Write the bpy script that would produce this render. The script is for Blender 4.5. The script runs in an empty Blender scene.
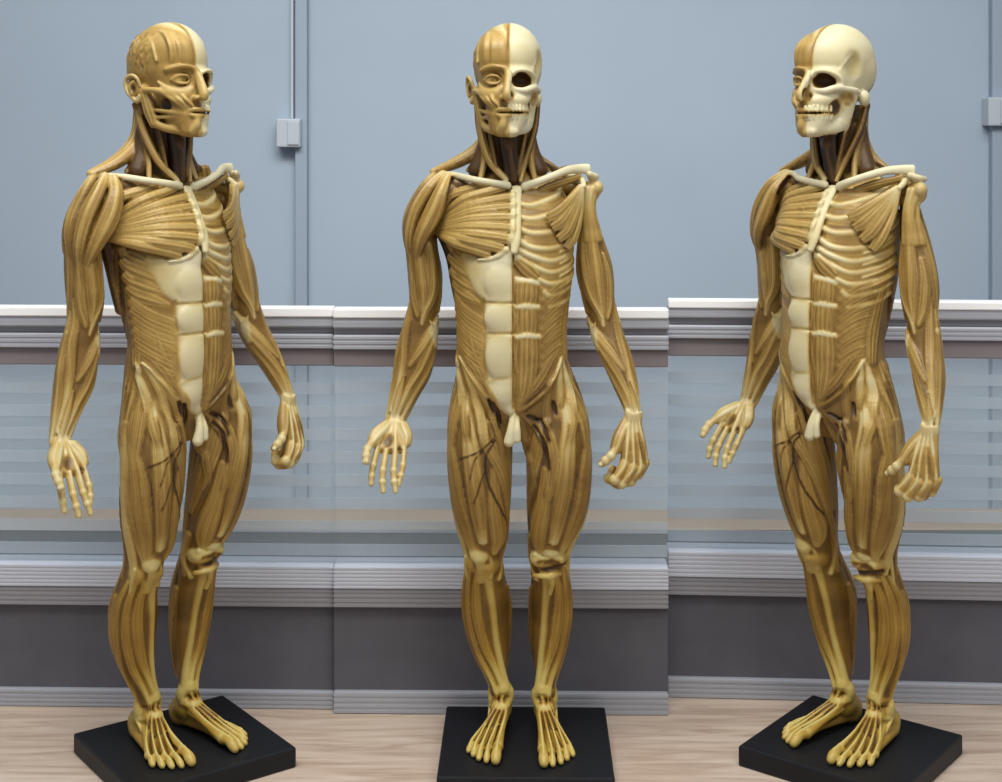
import bpy, math, random
import numpy as np
from mathutils import Vector, Matrix

R = math.radians
MM = 0.001
VOX = 1.0                       # modelling resolution of the figures, millimetres
sc = bpy.context.scene
col = sc.collection

# ------------------------------------------------------------------ camera
CAM_D, CAM_H = 1.41, 0.623      # distance to the figures' row, lens height over the table top
cam_d = bpy.data.cameras.new('camera')
cam = bpy.data.objects.new('camera', cam_d); col.objects.link(cam)
cam.location = (0, -CAM_D, CAM_H); cam.rotation_euler = (R(90), 0, 0)
cam_d.sensor_fit = 'HORIZONTAL'; cam_d.sensor_width = 36
cam_d.lens = 36 * 1410 / 1002
cam_d.shift_y = -(391 - 137) / 1002
cam_d.clip_start = 0.05; cam_d.clip_end = 50
sc.camera = cam

# ------------------------------------------------------------------ light
sc.view_settings.view_transform = 'Standard'; sc.view_settings.look = 'None'
sc.view_settings.gamma = 1; sc.view_settings.use_curve_mapping = False
sc.view_settings.exposure = 0.0
w = bpy.data.worlds.new('World'); sc.world = w; w.use_nodes = True
w.node_tree.nodes['Background'].inputs[0].default_value = (0.80, 0.88, 1.0, 1)
w.node_tree.nodes['Background'].inputs[1].default_value = 0.34

def area(name, loc, rot, sx, sy, power, color):
    l = bpy.data.lights.new(name, 'AREA'); l.shape = 'RECTANGLE'; l.size = sx; l.size_y = sy
    l.energy = power; l.color = color
    o = bpy.data.objects.new(name, l); col.objects.link(o); o.location = loc; o.rotation_euler = rot
    return o
# fluorescent ceiling lights of the office, over and in front of the table; the third is added for the wall
area('overhead_light', (-0.25, -0.75, 2.0), (R(20), 0, 0), 1.2, 0.5, 29, (1.0, 0.96, 0.88))
area('overhead_light', (0.9, -1.6, 2.0), (R(38), 0, R(25)), 1.2, 0.5, 15, (1.0, 0.97, 0.9))
wall_fill = area('overhead_light', (0.0, -0.2, 2.0), (R(40), 0, 0), 2.4, 0.4, 11, (0.96, 0.98, 1.0)); wall_fill.data.spread = R(90)  # added unseen light, tilted and narrowed so the lower wall comes out brighter

# ------------------------------------------------------------------ materials
def srgb(r, g, b):
    f = lambda c: (c/255/12.92) if c <= 10 else ((c/255+.055)/1.055)**2.4
    return (f(r), f(g), f(b), 1)

def mat(name, rgb, rough=0.5, metal=0.0, noise=None, bump=0.0, bscale=200, spec=0.5, stretch=(1, 1, 1)):
    m = bpy.data.materials.new(name); m.use_nodes = True
    nt = m.node_tree; b = nt.nodes['Principled BSDF']
    b.inputs['Base Color'].default_value = srgb(*rgb)
    b.inputs['Roughness'].default_value = rough; b.inputs['Metallic'].default_value = metal
    b.inputs['Specular IOR Level'].default_value = spec
    tc = nt.nodes.new('ShaderNodeTexCoord'); mp = nt.nodes.new('ShaderNodeMapping')
    mp.inputs['Scale'].default_value = stretch
    nt.links.new(tc.outputs['Object'], mp.inputs[0])
    if noise:
        n = nt.nodes.new('ShaderNodeTexNoise'); n.inputs['Scale'].default_value = noise[0]; n.inputs['Detail'].default_value = 5
        nt.links.new(mp.outputs[0], n.inputs['Vector'])
        r = nt.nodes.new('ShaderNodeValToRGB')
        r.color_ramp.elements[0].position = 0.3; r.color_ramp.elements[1].position = 0.7
        r.color_ramp.elements[0].color = srgb(*noise[1]); r.color_ramp.elements[1].color = srgb(*rgb)
        nt.links.new(n.outputs['Fac'], r.inputs[0]); nt.links.new(r.outputs[0], b.inputs['Base Color'])
    if bump:
        n2 = nt.nodes.new('ShaderNodeTexNoise'); n2.inputs['Scale'].default_value = bscale
        nt.links.new(mp.outputs[0], n2.inputs['Vector'])
        bp = nt.nodes.new('ShaderNodeBump'); bp.inputs['Strength'].default_value = bump; bp.inputs['Distance'].default_value = 0.001
        nt.links.new(n2.outputs['Fac'], bp.inputs['Height']); nt.links.new(bp.outputs[0], b.inputs['Normal'])
    return m

M_resin = bpy.data.materials.new('painted_resin'); M_resin.use_nodes = True
def build_resin():
    nt = M_resin.node_tree; b = nt.nodes['Principled BSDF']
    at = nt.nodes.new('ShaderNodeAttribute'); at.attribute_name = 'tint'
    sep = nt.nodes.new('ShaderNodeSeparateColor'); nt.links.new(at.outputs['Color'], sep.inputs[0])
    tc = nt.nodes.new('ShaderNodeTexCoord')
    n = nt.nodes.new('ShaderNodeTexNoise'); n.inputs['Scale'].default_value = 60; n.inputs['Detail'].default_value = 6
    nt.links.new(tc.outputs['Object'], n.inputs['Vector'])
    ad = nt.nodes.new('ShaderNodeMath'); ad.operation = 'MULTIPLY_ADD'
    ad.inputs[1].default_value = 0.14; nt.links.new(n.outputs['Fac'], ad.inputs[0]); nt.links.new(sep.outputs[0], ad.inputs[2])
    sb = nt.nodes.new('ShaderNodeMath'); sb.operation = 'SUBTRACT'; sb.inputs[1].default_value = 0.07
    nt.links.new(ad.outputs[0], sb.inputs[0])
    def ramp(stops):
        r = nt.nodes.new('ShaderNodeValToRGB'); e = r.color_ramp.elements
        e[0].position, e[0].color = stops[0][0], srgb(*stops[0][1])
        e[1].position, e[1].color = stops[-1][0], srgb(*stops[-1][1])
        for p, c in stops[1:-1]:
            x = e.new(p); x.color = srgb(*c)
        nt.links.new(sb.outputs[0], r.inputs[0]); return r
    top = ramp([(0, (34, 22, 12)), (.2, (86, 60, 27)), (.42, (148, 117, 58)), (.58, (184, 155, 90)), (.8, (204, 190, 142)), (1, (216, 211, 182))])
    low = ramp([(0, (30, 19, 8)), (.2, (84, 58, 15)), (.42, (146, 110, 36)), (.58, (174, 139, 54)), (.8, (204, 184, 104)), (1, (216, 202, 140))])
    mx = nt.nodes.new('ShaderNodeMix'); mx.data_type = 'RGBA'
    nt.links.new(sep.outputs[1], mx.inputs[0]); nt.links.new(top.outputs[0], mx.inputs[6]); nt.links.new(low.outputs[0], mx.inputs[7])
    nt.links.new(mx.outputs[2], b.inputs['Base Color'])
    b.inputs['Roughness'].default_value = 0.42; b.inputs['Specular IOR Level'].default_value = 0.45
    # fine muscle fibres run along each muscle
    sx = nt.nodes.new('ShaderNodeSeparateXYZ'); nt.links.new(tc.outputs['Object'], sx.inputs[0])
    cx = nt.nodes.new('ShaderNodeCombineXYZ')
    m1 = nt.nodes.new('ShaderNodeMath'); m1.operation = 'MULTIPLY'; m1.inputs[1].default_value = 0.9; nt.links.new(sep.outputs[2], m1.inputs[0])
    m2 = nt.nodes.new('ShaderNodeMath'); m2.operation = 'MULTIPLY'; m2.inputs[1].default_value = 25; nt.links.new(sx.outputs[2], m2.inputs[0])
    nt.links.new(m1.outputs[0], cx.inputs[0]); nt.links.new(m2.outputs[0], cx.inputs[1])
    nf = nt.nodes.new('ShaderNodeTexNoise'); nf.noise_dimensions = '2D'; nf.inputs['Scale'].default_value = 1.0; nf.inputs['Detail'].default_value = 3
    nt.links.new(cx.outputs[0], nf.inputs['Vector'])
    mr = nt.nodes.new('ShaderNodeMapRange'); mr.inputs[1].default_value = .3; mr.inputs[2].default_value = .7; mr.inputs[3].default_value = -.08; mr.inputs[4].default_value = .07
    nt.links.new(nf.outputs['Fac'], mr.inputs[0])
    a2 = nt.nodes.new('ShaderNodeMath'); a2.operation = 'ADD'
    for l in list(sb.outputs[0].links): nt.links.new(a2.outputs[0], l.to_socket)
    nt.links.new(sb.outputs[0], a2.inputs[0]); nt.links.new(mr.outputs[0], a2.inputs[1])
    n2 = nt.nodes.new('ShaderNodeTexNoise'); n2.inputs['Scale'].default_value = 420; n2.inputs['Detail'].default_value = 3
    mp = nt.nodes.new('ShaderNodeMapping'); mp.inputs['Scale'].default_value = (1, 1, 0.35)
    nt.links.new(tc.outputs['Object'], mp.inputs[0]); nt.links.new(mp.outputs[0], n2.inputs['Vector'])
    bp = nt.nodes.new('ShaderNodeBump'); bp.inputs['Strength'].default_value = 0.35; bp.inputs['Distance'].default_value = 0.0006
    nt.links.new(n2.outputs['Fac'], bp.inputs['Height']); nt.links.new(bp.outputs[0], b.inputs['Normal'])
build_resin()

M_wall = mat('blue_grey_paint', (168, 182, 196), 0.8, noise=(3, (163, 177, 191)), bump=0.05)
M_trim = mat('grey_blue_paint', (152, 165, 180), 0.7)
M_white = mat('white_enamel', (252, 252, 254), 0.35)
M_alu = mat('brushed_aluminium', (180, 183, 192), 0.42, 0.2, noise=(30, (168, 171, 180)), stretch=(.05, 1, 14))
M_alu_light = mat('bright_aluminium', (205, 210, 222), 0.45, 0.2)
M_alu_dark = mat('grey_aluminium', (150, 149, 155), 0.5, 0.1)
M_taupe = mat('taupe_plastic', (132, 124, 128), 0.6)
M_fabric = mat('charcoal_fabric', (104, 103, 110), 0.95, noise=(25, (97, 96, 103)), bump=0.4, bscale=900, spec=0.1)
M_black = mat('black_lacquered_wood', (24, 26, 31), 0.5, noise=(18, (20, 21, 25)), bump=0.15, bscale=500, spec=0.3)
M_box = mat('ivory_plastic', (184, 192, 200), 0.5)
M_desk = mat('dun_laminate', (150, 132, 112), 0.6, noise=(12, (142, 124, 104)))
M_desk_shade = mat('desk_shade_grey', (46, 48, 52), 0.6)  # dark tone standing in for the shade below the desk edge
M_frost = mat('frosted_film', (196, 210, 222), 0.7)
M_frost.node_tree.nodes['Principled BSDF'].inputs['Alpha'].default_value = 0.42

def wood():
    m = mat('pale_wood_laminate', (200, 176, 158), 0.45)
    nt = m.node_tree; b = nt.nodes['Principled BSDF']
    tc = nt.nodes.new('ShaderNodeTexCoord'); mp = nt.nodes.new('ShaderNodeMapping'); mp.inputs['Scale'].default_value = (1.6, 16, 1)
    nt.links.new(tc.outputs['Object'], mp.inputs[0])
    n = nt.nodes.new('ShaderNodeTexNoise'); n.inputs['Scale'].default_value = 4; n.inputs['Detail'].default_value = 8; n.inputs['Distortion'].default_value = 1.2
    nt.links.new(mp.outputs[0], n.inputs['Vector'])
    r = nt.nodes.new('ShaderNodeValToRGB'); e = r.color_ramp.elements
    e[0].position, e[0].color = 0.32, srgb(172, 150, 132); e[1].position, e[1].color = 0.68, srgb(206, 190, 174)
    x = e.new(0.5); x.color = srgb(194, 174, 157)
    nt.links.new(n.outputs['Fac'], r.inputs[0]); nt.links.new(r.outputs[0], b.inputs['Base Color'])
    return m
M_wood = wood()

def glass():
    m = bpy.data.materials.new('partition_glass'); m.use_nodes = True
    nt = m.node_tree; b = nt.nodes['Principled BSDF']
    b.inputs['Base Color'].default_value = srgb(205, 220, 226); b.inputs['Roughness'].default_value = 0.04
    b.inputs['Alpha'].default_value = 0.16
    return m
M_glass = glass()

# ------------------------------------------------------------------ mesh helpers
def mesh_obj(name, V, F, m, parent=None, smooth=False):
    me = bpy.data.meshes.new(name); me.from_pydata([tuple(v) for v in V], [], [tuple(f) for f in F]); me.update()
    me.materials.append(m)
    if smooth: me.polygons.foreach_set('use_smooth', [True]*len(me.polygons))
    o = bpy.data.objects.new(name, me); col.objects.link(o)
    if parent: o.parent = parent
    return o

class MB:
    """collects bevelled boxes and prisms for one object"""
    def __init__(s): s.V = []; s.F = []
    def add(s, V, F):
        n = len(s.V); s.V += V; s.F += [tuple(i+n for i in f) for f in F]
    def box(s, x0, x1, y0, y1, z0, z1, c=0.0):
        c = min(c, abs(x1-x0)/3, abs(y1-y0)/3, abs(z1-z0)/3)
        if c <= 0:
            V = [(x, y, z) for x in (x0, x1) for y in (y0, y1) for z in (z0, z1)]
            F = [(0,1,3,2),(4,6,7,5),(0,4,5,1),(2,3,7,6),(0,2,6,4),(1,5,7,3)]
            s.add(V, F); return
        import bmesh
        bm = bmesh.new(); bmesh.ops.create_cube(bm, size=1)
        for v in bm.verts:
            v.co = ((x0+x1)/2+v.co.x*(x1-x0), (y0+y1)/2+v.co.y*(y1-y0), (z0+z1)/2+v.co.z*(z1-z0))
        bmesh.ops.bevel(bm, geom=bm.edges[:], offset=c, segments=2, affect='EDGES', profile=0.5)
        bm.verts.ensure_lookup_table()
        s.add([tuple(v.co) for v in bm.verts], [tuple(v.index for v in f.verts) for f in bm.faces]); bm.free()
    def extrude_profile(s, prof, x0, x1):
        """closed (y, z) profile swept along x"""
        n = len(prof)
        V = [(x0, y, z) for y, z in prof] + [(x1, y, z) for y, z in prof]
        F = [(i, (i+1) % n, n+(i+1) % n, n+i) for i in range(n)] + [tuple(range(n))[::-1], tuple(range(n, 2*n))]
        s.add(V, F)
    def build(s, name, m, parent=None): return mesh_obj(name, s.V, s.F, m, parent)

# ------------------------------------------------------------------ setting
def structure(o):
    o['kind'] = 'structure'; return o
t = MB(); t.box(-1.6, 1.6, -1.2, 0.34, -0.03, 0.0, 0.002)
tb = t.build('table_top', M_wood); tb['label'] = 'pale wood-grain table top carrying the three figures'; tb['category'] = 'table'
t = MB(); t.box(-4, 4, -3.5, 2.65, -0.76, -0.74); structure(t.build('floor', M_desk))
t = MB(); t.box(-4, 4, 1.60, 1.70, -0.74, 2.3); structure(t.build('wall_back', M_wall))

# three partition screens: a low fabric panel, aluminium rails, a glass pane with frosted film stripes
def partition(idx, xa, xb, ya, yb, Z, label):
    root = bpy.data.objects.new('partition_screen', None); col.objects.link(root)
    L = math.hypot(xb-xa, yb-ya); root.location = (xa, ya, 0); root.rotation_euler = (0, 0, math.atan2(yb-ya, xb-xa))
    root['label'] = label; root['category'] = 'partition'; root['group'] = 'office partition screens'
    def rail(name, z0, z1, d, m, ribs=0):
        b = MB(); b.box(0, L, -d, 0.03, z0, z1, 0.0012)
        if ribs:
            st = (z1-z0)/(ribs)
            for i in range(ribs): b.box(0, L, -d-0.0005, -d+0.001, z0+st*(i+.15), z0+st*(i+.7), 0.0002)
        return b.build(name, m, root)
    rail('bottom_rail', 0.0, Z['b1'], 0.004, M_alu, 4)
    b = MB(); b.box(0, L, 0.002, 0.026, Z['b1'], Z['f1']); b.build('fabric_panel', M_fabric, root)
    rail('lower_rail', Z['f1'], Z['l1'], 0.004, M_alu_dark, 4)
    rail('middle_rail', Z['l1'], Z['m1'], 0.005, M_alu_light, 6)
    b = MB(); b.box(0, L, 0.006, 0.012, Z['m1'], Z['g1']); pane = b.build('glass_pane', M_glass, root)
    z = Z['m1'] + 0.0087
    for i in range(13):
        if z + 0.0125 > Z['g1'] - 0.004: break
        b = MB(); b.box(0, L, 0.0048, 0.0058, z, z+0.0125); b.build('frosted_stripe', M_frost, pane); z += 0.0252
    rail('trim_strip', Z['g1'], Z['t1'], 0.003, M_taupe)
    rail('upper_rail', Z['t1'], Z['u1'], 0.007, M_alu, 3)
    rail('groove_strip', Z['u1'], Z['v1'], 0.001, M_alu_dark)
    rail('cap_rail', Z['v1'], Z['c1'], 0.007, M_alu, 1)
    b = MB(); b.box(0, L, -0.009, 0.012, Z['c1'], Z['w1'], 0.0015); b.build('white_cap', M_white, root)
    return root

def zs(d, px):          # heights of one screen's bands over the table, from a screen standing at distance d
    return {k: CAM_H - (v-137)*d/1410 for k, v in px.items()}
band = dict(b1=691, f1=607, l1=588, m1=565.5, g1=366.5, t1=349, u1=334.5, v1=328, c1=317.5, w1=308)
X = lambda px, d: (px-501)*d/1410
partition(0, X(-10, 1.548), X(334, 1.538), .138, .128, zs(1.541, {k: v-1.5 for k, v in band.items()}), 'grey partition screen with glass upper pane behind the left figure')
partition(1, X(334, 1.527), X(668, 1.522), .117, .112, zs(1.525, band), 'grey partition screen with glass upper pane behind the middle figure')
partition(2, X(668, 1.571), X(1012, 1.549), .161, .139, zs(1.560, dict(b1=680, f1=597, l1=578.5, m1=552.5, g1=357, t1=339, u1=325.5, v1=318.5, c1=308.5, w1=300)), 'grey partition screen with glass upper pane behind the right figure')

# ------------------------------------------------------------------ far side of the room
def cable_box(x, z, label, wall=1.60):
    root = bpy.data.objects.new('junction_box', None); col.objects.link(root); root.location = (x, wall, z)
    root['label'] = label; root['category'] = 'junction box'; root['group'] = 'boxes on the far wall'
    b = MB(); b.box(-.029, .022, -.045, 0, -.030, .030, .003); b.build('box_body', M_box, root)
    b = MB(); b.box(-.005, .020, -.049, -.044, -.025, .025, .002); b.build('box_cover', M_box, root)
    b = MB(); b.box(-.003, .003, -.014, 0, .030, 1.0, .001); b.build('conduit', M_box, root)
    return root
cable_box(X(293, 3.01), CAM_H-(133-137)*3.01/1410, 'pale junction box with a conduit on the wall between left and middle figures')
cable_box(X(995, 3.01), CAM_H-(112-137)*3.01/1410, 'pale junction box at the right edge of the wall')
for x0, x1 in ((296, 308), (990, 1012)):
    b = MB(); b.box(X(x0, 3.0), X(x1, 3.0), 1.575, 1.6, -.7, 2.3, .002)
    o = b.build('trim_%d' % (1 if x0 < 500 else 2), M_trim); structure(o)
# wooden desk standing behind the partition
root = bpy.data.objects.new('desk', None); col.objects.link(root); root.location = (0, .62, 0)
root['label'] = 'dun wooden desk seen through the glass behind the partition'; root['category'] = 'desk'
b = MB(); b.box(-1.15, 1.15, .05, .165, .012, .045, .003); b.build('desk_top', M_desk, root)
b = MB(); b.box(-1.15, 1.15, -.25, .05, .012, .044, .003); b.build('desk_shade_slab', M_desk_shade, root)  # slab coloured dark to give the shade below the brown edge
b = MB(); b.box(-1.1, 1.1, .12, .14, -.72, .02); b.build('modesty_panel', M_desk, root)
for sx in (-1.1, 1.07):
    b = MB(); b.box(sx, sx+.03, -.10, .12, -.74, .02, .003); b.build('side_panel', M_desk, root)

# ------------------------------------------------------------------ the anatomical figure: a solid distance model, in millimetres
LO = np.array([-172., -92., 19.]); HI = np.array([134., 84., 745.])
NX, NY, NZ = [int(n) for n in np.ceil((HI-LO)/VOX)+1]
gx = (LO[0]+VOX*np.arange(NX)).astype(np.float32); gy = (LO[1]+VOX*np.arange(NY)).astype(np.float32); gz = (LO[2]+VOX*np.arange(NZ)).astype(np.float32)
VD = np.full((NX, NY, NZ), 8.0, np.float32); VT = np.full((NX, NY, NZ), 0.45, np.float32); VP = np.zeros((NX, NY, NZ), np.uint8); VU = np.zeros((NX, NY, NZ), np.float32)
PARTS = ['body']
def pid(n):
    if n not in PARTS: PARTS.append(n)
    return PARTS.index(n)

def sl(lo, hi):
    i0 = np.maximum(np.floor((np.array(lo)-LO)/VOX).astype(int), 0)
    i1 = np.minimum(np.ceil((np.array(hi)-LO)/VOX).astype(int)+1, [NX, NY, NZ])
    return i0, i1

def blend(i0, i1, d, t, part, k, sub=False, keep=False, u=0.0):
    s = (slice(i0[0], i1[0]), slice(i0[1], i1[1]), slice(i0[2], i1[2]))
    D = VD[s]; T = VT[s]; P = VP[s]
    if sub:
        k = max(k, .01)
        h = np.clip(.5-.5*(D+d)/k, 0, 1)
        nd = D*(1-h) - d*h + k*h*(1-h)
        if t is not None:
            hh = np.clip(.5-.5*(D+d-.6)/1.5, 0, 1)
            T[...] = T*(1-hh)+t*hh
        D[...] = nd
        return
    h = np.clip(.5+.5*(D-d)/max(k, .01), 0, 1)
    hs = np.clip(.5+.5*(D-d)/max(min(k, 1.2), .5), 0, 1)
    if t is not None: T[...] = T*(1-hs)+t*hs
    if not keep: P[...] = np.where(d < D, part, P)
    U = VU[s]; U[...] = np.where(d < D, u, U)
    D[...] = D*(1-h)+d*h-k*h*(1-h)

def cat(P, n):
    """Catmull-Rom through rows of P"""
    P = np.asarray(P, float)
    if len(P) < 2: return P
    Q = np.vstack([2*P[0]-P[1], P, 2*P[-1]-P[-2]]); out = []
    for i in range(1, len(Q)-2):
        for j in range(n):
            t = j/n; a, b, c, d = Q[i-1], Q[i], Q[i+1], Q[i+2]
            out.append(.5*((2*b)+(c-a)*t+(2*a-5*b+4*c-d)*t*t+(3*b-a-3*c+d)*t**3))
    out.append(Q[-2]); return np.array(out)

def tube(P, A, B=None, N=None, part='body', tint=.45, k=1.0, fib=0, amp=.35, sub=False, n=4, stripe=.10, keep=False):
    """a muscle, tendon or bone: centre line P, half width A, half thickness B along normal N; fib = fibre bundles"""
    m = len(P); B = A if B is None else B
    ex = lambda v: np.broadcast_to(np.asarray(v, float), (m,)) if np.ndim(v) == 0 else np.interp(np.linspace(0, 1, m), np.linspace(0, 1, len(v)), v)
    A, B, T = ex(A), ex(B), ex(tint)
    if N is None: N = (0.13, -1, 0.07)
    N = np.asarray(N, float)
    if N.ndim == 1: N = np.tile(N, (m, 1))
    if len(N) != m: N = np.array([N[min(int(i*len(N)/m), len(N)-1)] for i in range(m)])
    Q = cat(np.hstack([np.asarray(P, float), A[:, None], B[:, None], T[:, None], N]), n)
    Q[:, 3:5] = np.maximum(Q[:, 3:5], .25)
    mg = 4.0
    lo = (Q[:, :3]-Q[:, 3:5].max(1)[:, None]-mg).min(0); hi = (Q[:, :3]+Q[:, 3:5].max(1)[:, None]+mg).max(0)
    I0, I1 = sl(lo, hi)
    if (I1 <= I0).any(): return
    DD = np.full(I1-I0, 8., np.float32); TT = np.zeros(I1-I0, np.float32); UU = np.zeros(I1-I0, np.float32); A0 = A.max(); ph0 = random.uniform(0, 50)
    for i in range(len(Q)-1):
        p0, p1 = Q[i], Q[i+1]; r = max(p0[3:5].max(), p1[3:5].max())+mg
        i0, i1 = sl(np.minimum(p0[:3], p1[:3])-r, np.maximum(p0[:3], p1[:3])+r)
        i0 = np.maximum(i0, I0); i1 = np.minimum(i1, I1)
        if (i1 <= i0).any(): continue
        d = p1[:3]-p0[:3]; L = np.linalg.norm(d)+1e-6; tv = d/L
        nv = (p0[6:9]+p1[6:9])/2; nv = nv-tv*(nv@tv); nv /= np.linalg.norm(nv)+1e-9; sv = np.cross(tv, nv)
        x = gx[i0[0]:i1[0], None, None]-np.float32(p0[0]); y = gy[None, i0[1]:i1[1], None]-np.float32(p0[1]); z = gz[None, None, i0[2]:i1[2]]-np.float32(p0[2])
        dot = lambda v: x*np.float32(v[0])+y*np.float32(v[1])+z*np.float32(v[2])
        q = np.clip(dot(tv)/L, 0, 1); e = dot(tv)-q*L; u = dot(sv); w_ = dot(nv)
        a = p0[3]+(p1[3]-p0[3])*q; b = p0[4]+(p1[4]-p0[4])*q; mm = np.minimum(a, b)
        k1 = np.sqrt((u/a)**2+(w_/b)**2+(e/mm)**2)+1e-6; k2 = np.sqrt((u/a**2)**2+(w_/b**2)**2+(e/mm**2)**2)+1e-6
        dd = np.maximum(k1*(k1-1)/k2, -mm)
        tt = p0[5]+(p1[5]-p0[5])*q
        if fib:
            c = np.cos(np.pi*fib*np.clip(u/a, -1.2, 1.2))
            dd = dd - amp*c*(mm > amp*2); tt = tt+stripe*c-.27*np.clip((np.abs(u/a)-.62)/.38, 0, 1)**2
        s = tuple(slice(i0[j]-I0[j], i1[j]-I0[j]) for j in range(3))
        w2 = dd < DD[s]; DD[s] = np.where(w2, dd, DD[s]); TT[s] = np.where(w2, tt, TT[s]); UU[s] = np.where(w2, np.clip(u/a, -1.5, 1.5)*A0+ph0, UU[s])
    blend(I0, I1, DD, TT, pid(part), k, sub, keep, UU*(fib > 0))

def ell(c, r, rot=None, part='body', tint=.45, k=1.0, sub=False, keep=False):
    c = np.asarray(c, float); r = np.broadcast_to(np.asarray(r, float), (3,)); R_ = max(r)+4
    i0, i1 = sl(c-R_, c+R_)
    if (i1 <= i0).any(): return
    x = gx[i0[0]:i1[0], None, None]-np.float32(c[0]); y = gy[None, i0[1]:i1[1], None]-np.float32(c[1]); z = gz[None, None, i0[2]:i1[2]]-np.float32(c[2])
    if rot is not None:
        from mathutils import Euler
        m = np.array(Euler([math.radians(v) for v in rot]).to_matrix())
        x, y, z = (x*m[0, j]+y*m[1, j]+z*m[2, j] for j in range(3))
    k1 = np.sqrt((x/r[0])**2+(y/r[1])**2+(z/r[2])**2)+1e-6; k2 = np.sqrt((x/r[0]**2)**2+(y/r[1]**2)**2+(z/r[2]**2)**2)+1e-6
    d = np.maximum(k1*(k1-1)/k2, -min(r)).astype(np.float32)
    blend(i0, i1, d, None if tint is None else np.float32(tint), pid(part), k, sub, keep)

class Loft:
    """a limb or trunk as stacked sections (z: cx, cy, a, b)"""
    def __init__(s, tab, lat=1):
        t = np.array(sorted([(z,)+tuple(v) for z, v in tab.items()])); q = cat(t, 8)
        s.q = q[np.argsort(q[:, 0])]; s.lat = lat
    def at(s, z): return [np.interp(z, s.q[:, 0], s.q[:, j]) for j in range(1, 5)]
    def pt(s, z, th, r=1.0, off=0.0):
        cx, cy, a, b = s.at(z); t = math.radians(th)
        nx, ny = math.sin(t)*s.lat, -math.cos(t)
        return (float(cx+a*r*nx+off*nx), float(cy+b*r*ny+off*ny), float(z))
    def nrm(s, z, th):
        cx, cy, a, b = s.at(z); t = math.radians(th)
        v = np.array([math.sin(t)*s.lat/a, -math.cos(t)/b, 0.]); return v/np.linalg.norm(v)
    def front(s, x, z, off=0.0):
        cx, cy, a, b = s.at(z); u = np.clip((x-cx)/a, -.97, .97)
        v = np.array([u/a, -math.sqrt(1-u*u)/b, 0]); v /= np.linalg.norm(v)
        return (float(x+v[0]*off), float(cy-b*math.sqrt(1-u*u)+v[1]*off), float(z)), v
    def fill(s, r=1.0, pad=0.0, z0=None, z1=None, part='body', tint=.4, k=1.0, e=2.0):
        z0 = s.q[0, 0] if z0 is None else z0; z1 = s.q[-1, 0] if z1 is None else z1
        cx, cy, a, b = s.at(gz); am, bm = a.max()+6, b.max()+6
        m = (gz >= z0-5) & (gz <= z1+5)
        i0, i1 = sl((cx[m].min()-am, cy[m].min()-bm, z0-5), (cx[m].max()+am, cy[m].max()+bm, z1+5))
        f = lambda v: v[i0[2]:i1[2]][None, None, :].astype(np.float32)
        A = f(a)*r+pad; B = f(b)*r+pad
        u = np.abs(gx[i0[0]:i1[0], None, None]-f(cx))/A; v = np.abs(gy[None, i0[1]:i1[1], None]-f(cy))/B
        if e == 2.0: k1 = np.sqrt(u*u+v*v)+1e-6
        else: k1 = (u**e+v**e)**(1/e)+1e-6
        k2 = np.sqrt((u/A)**2+(v/B)**2)+1e-6
        d = np.maximum(k1*(k1-1)/k2*(1 if e == 2 else .9), -8)
        d = np.maximum(d, np.maximum(z0-gz, gz-z1)[None, None, i0[2]:i1[2]])
        blend(i0, i1, d.astype(np.float32), np.float32(tint), pid(part), k)
    def muscle(s, path, w_, th, off=-1.0, **kw):
        """path of (z, angle); lies on the surface"""
        m = len(path); t = np.broadcast_to(np.asarray(th, float), (m,)) if np.ndim(th) == 0 else np.interp(np.linspace(0, 1, m), np.linspace(0, 1, len(th)), th)
        P = [s.pt(z, a, 1.0, off+1.8-(.5*t[i]+.5*t.max())) for i, (z, a) in enumerate(path)]; N = [s.nrm(z, a) for z, a in path]
        tube(P, w_, th, np.array(N), **kw)

def F(px, py, y):
    """front elevation drawing (drawing units) -> figure millimetres at depth y"""
    k_ = (1410+y)/1410
    return ((px-525.7)*k_, y, 623-(py-137)*k_)

def hit(x, z, ymax=30):
    """front-most surface point of the model so far, with its outward normal"""
    def one(x, z):
        i, k = int(round((x-LO[0])/VOX)), int(round((z-LO[2])/VOX)); c = VD[min(max(i, 0), NX-1), :, min(max(k, 0), NZ-1)]
        n = np.nonzero((c < 0) & (gy < ymax))[0]
        if not len(n): return None
        j = n[0]; a, b = (c[j-1], c[j]) if j else (1, -1)
        return float(gy[j]-VOX*(b/(b-a)))
    y = one(x, z)
    if y is None: return None, None
    g = [one(x-2, z), one(x+2, z), one(x, z-2), one(x, z+2)]; g = [y if (v is None or abs(v-y) > 5) else v for v in g]
    n = np.array([(g[1]-g[0])/4, -1., (g[3]-g[2])/4]); return y, n/np.linalg.norm(n)
def over(path, w_, th, off=0.0, **kw):
    """a strap, tendon or groove laid over the modelled surface; path in front-drawing units"""
    P, N = [], []
    for px, py in cat(np.array(path, float), 3):
        p = F(px, py, -40); y, n = hit(p[0], p[2])
        if y is None: continue
        p = F(px, py, y); P.append(np.array((p[0], y, p[2]))+n*off); N.append(n)
    if kw.get('fib') and len(P) > 3: P[-1] = P[-1]-N[-1]*2.4; P[-2] = P[-2]-N[-2]*1.0
    if len(P) > 1: tube(P, w_, th, np.array(N), n=2, **kw)
def instep(path, w_, th, off=0.0, **kw):
    P = []
    for x, y in cat(np.array(path, float), 2):
        i, j = int(round((x-LO[0])/VOX)), int(round((y-LO[1])/VOX)); n = np.nonzero((VD[i, j, :] < 0) & (gz < 62))[0]
        if len(n): P.append((x, y, float(gz[n[-1]])+off+VOX*.4))
    if len(P) > 1:
        P = np.array(P); P[1:-1, 2] = (P[:-2, 2]+P[1:-1, 2]*2+P[2:, 2])/4; tube(P, w_, th, N=(0, -.4, 1), n=2, **kw)

BONE, MUS, TEN, DARK = .93, .46, .80, .08
random.seed(5)

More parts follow.
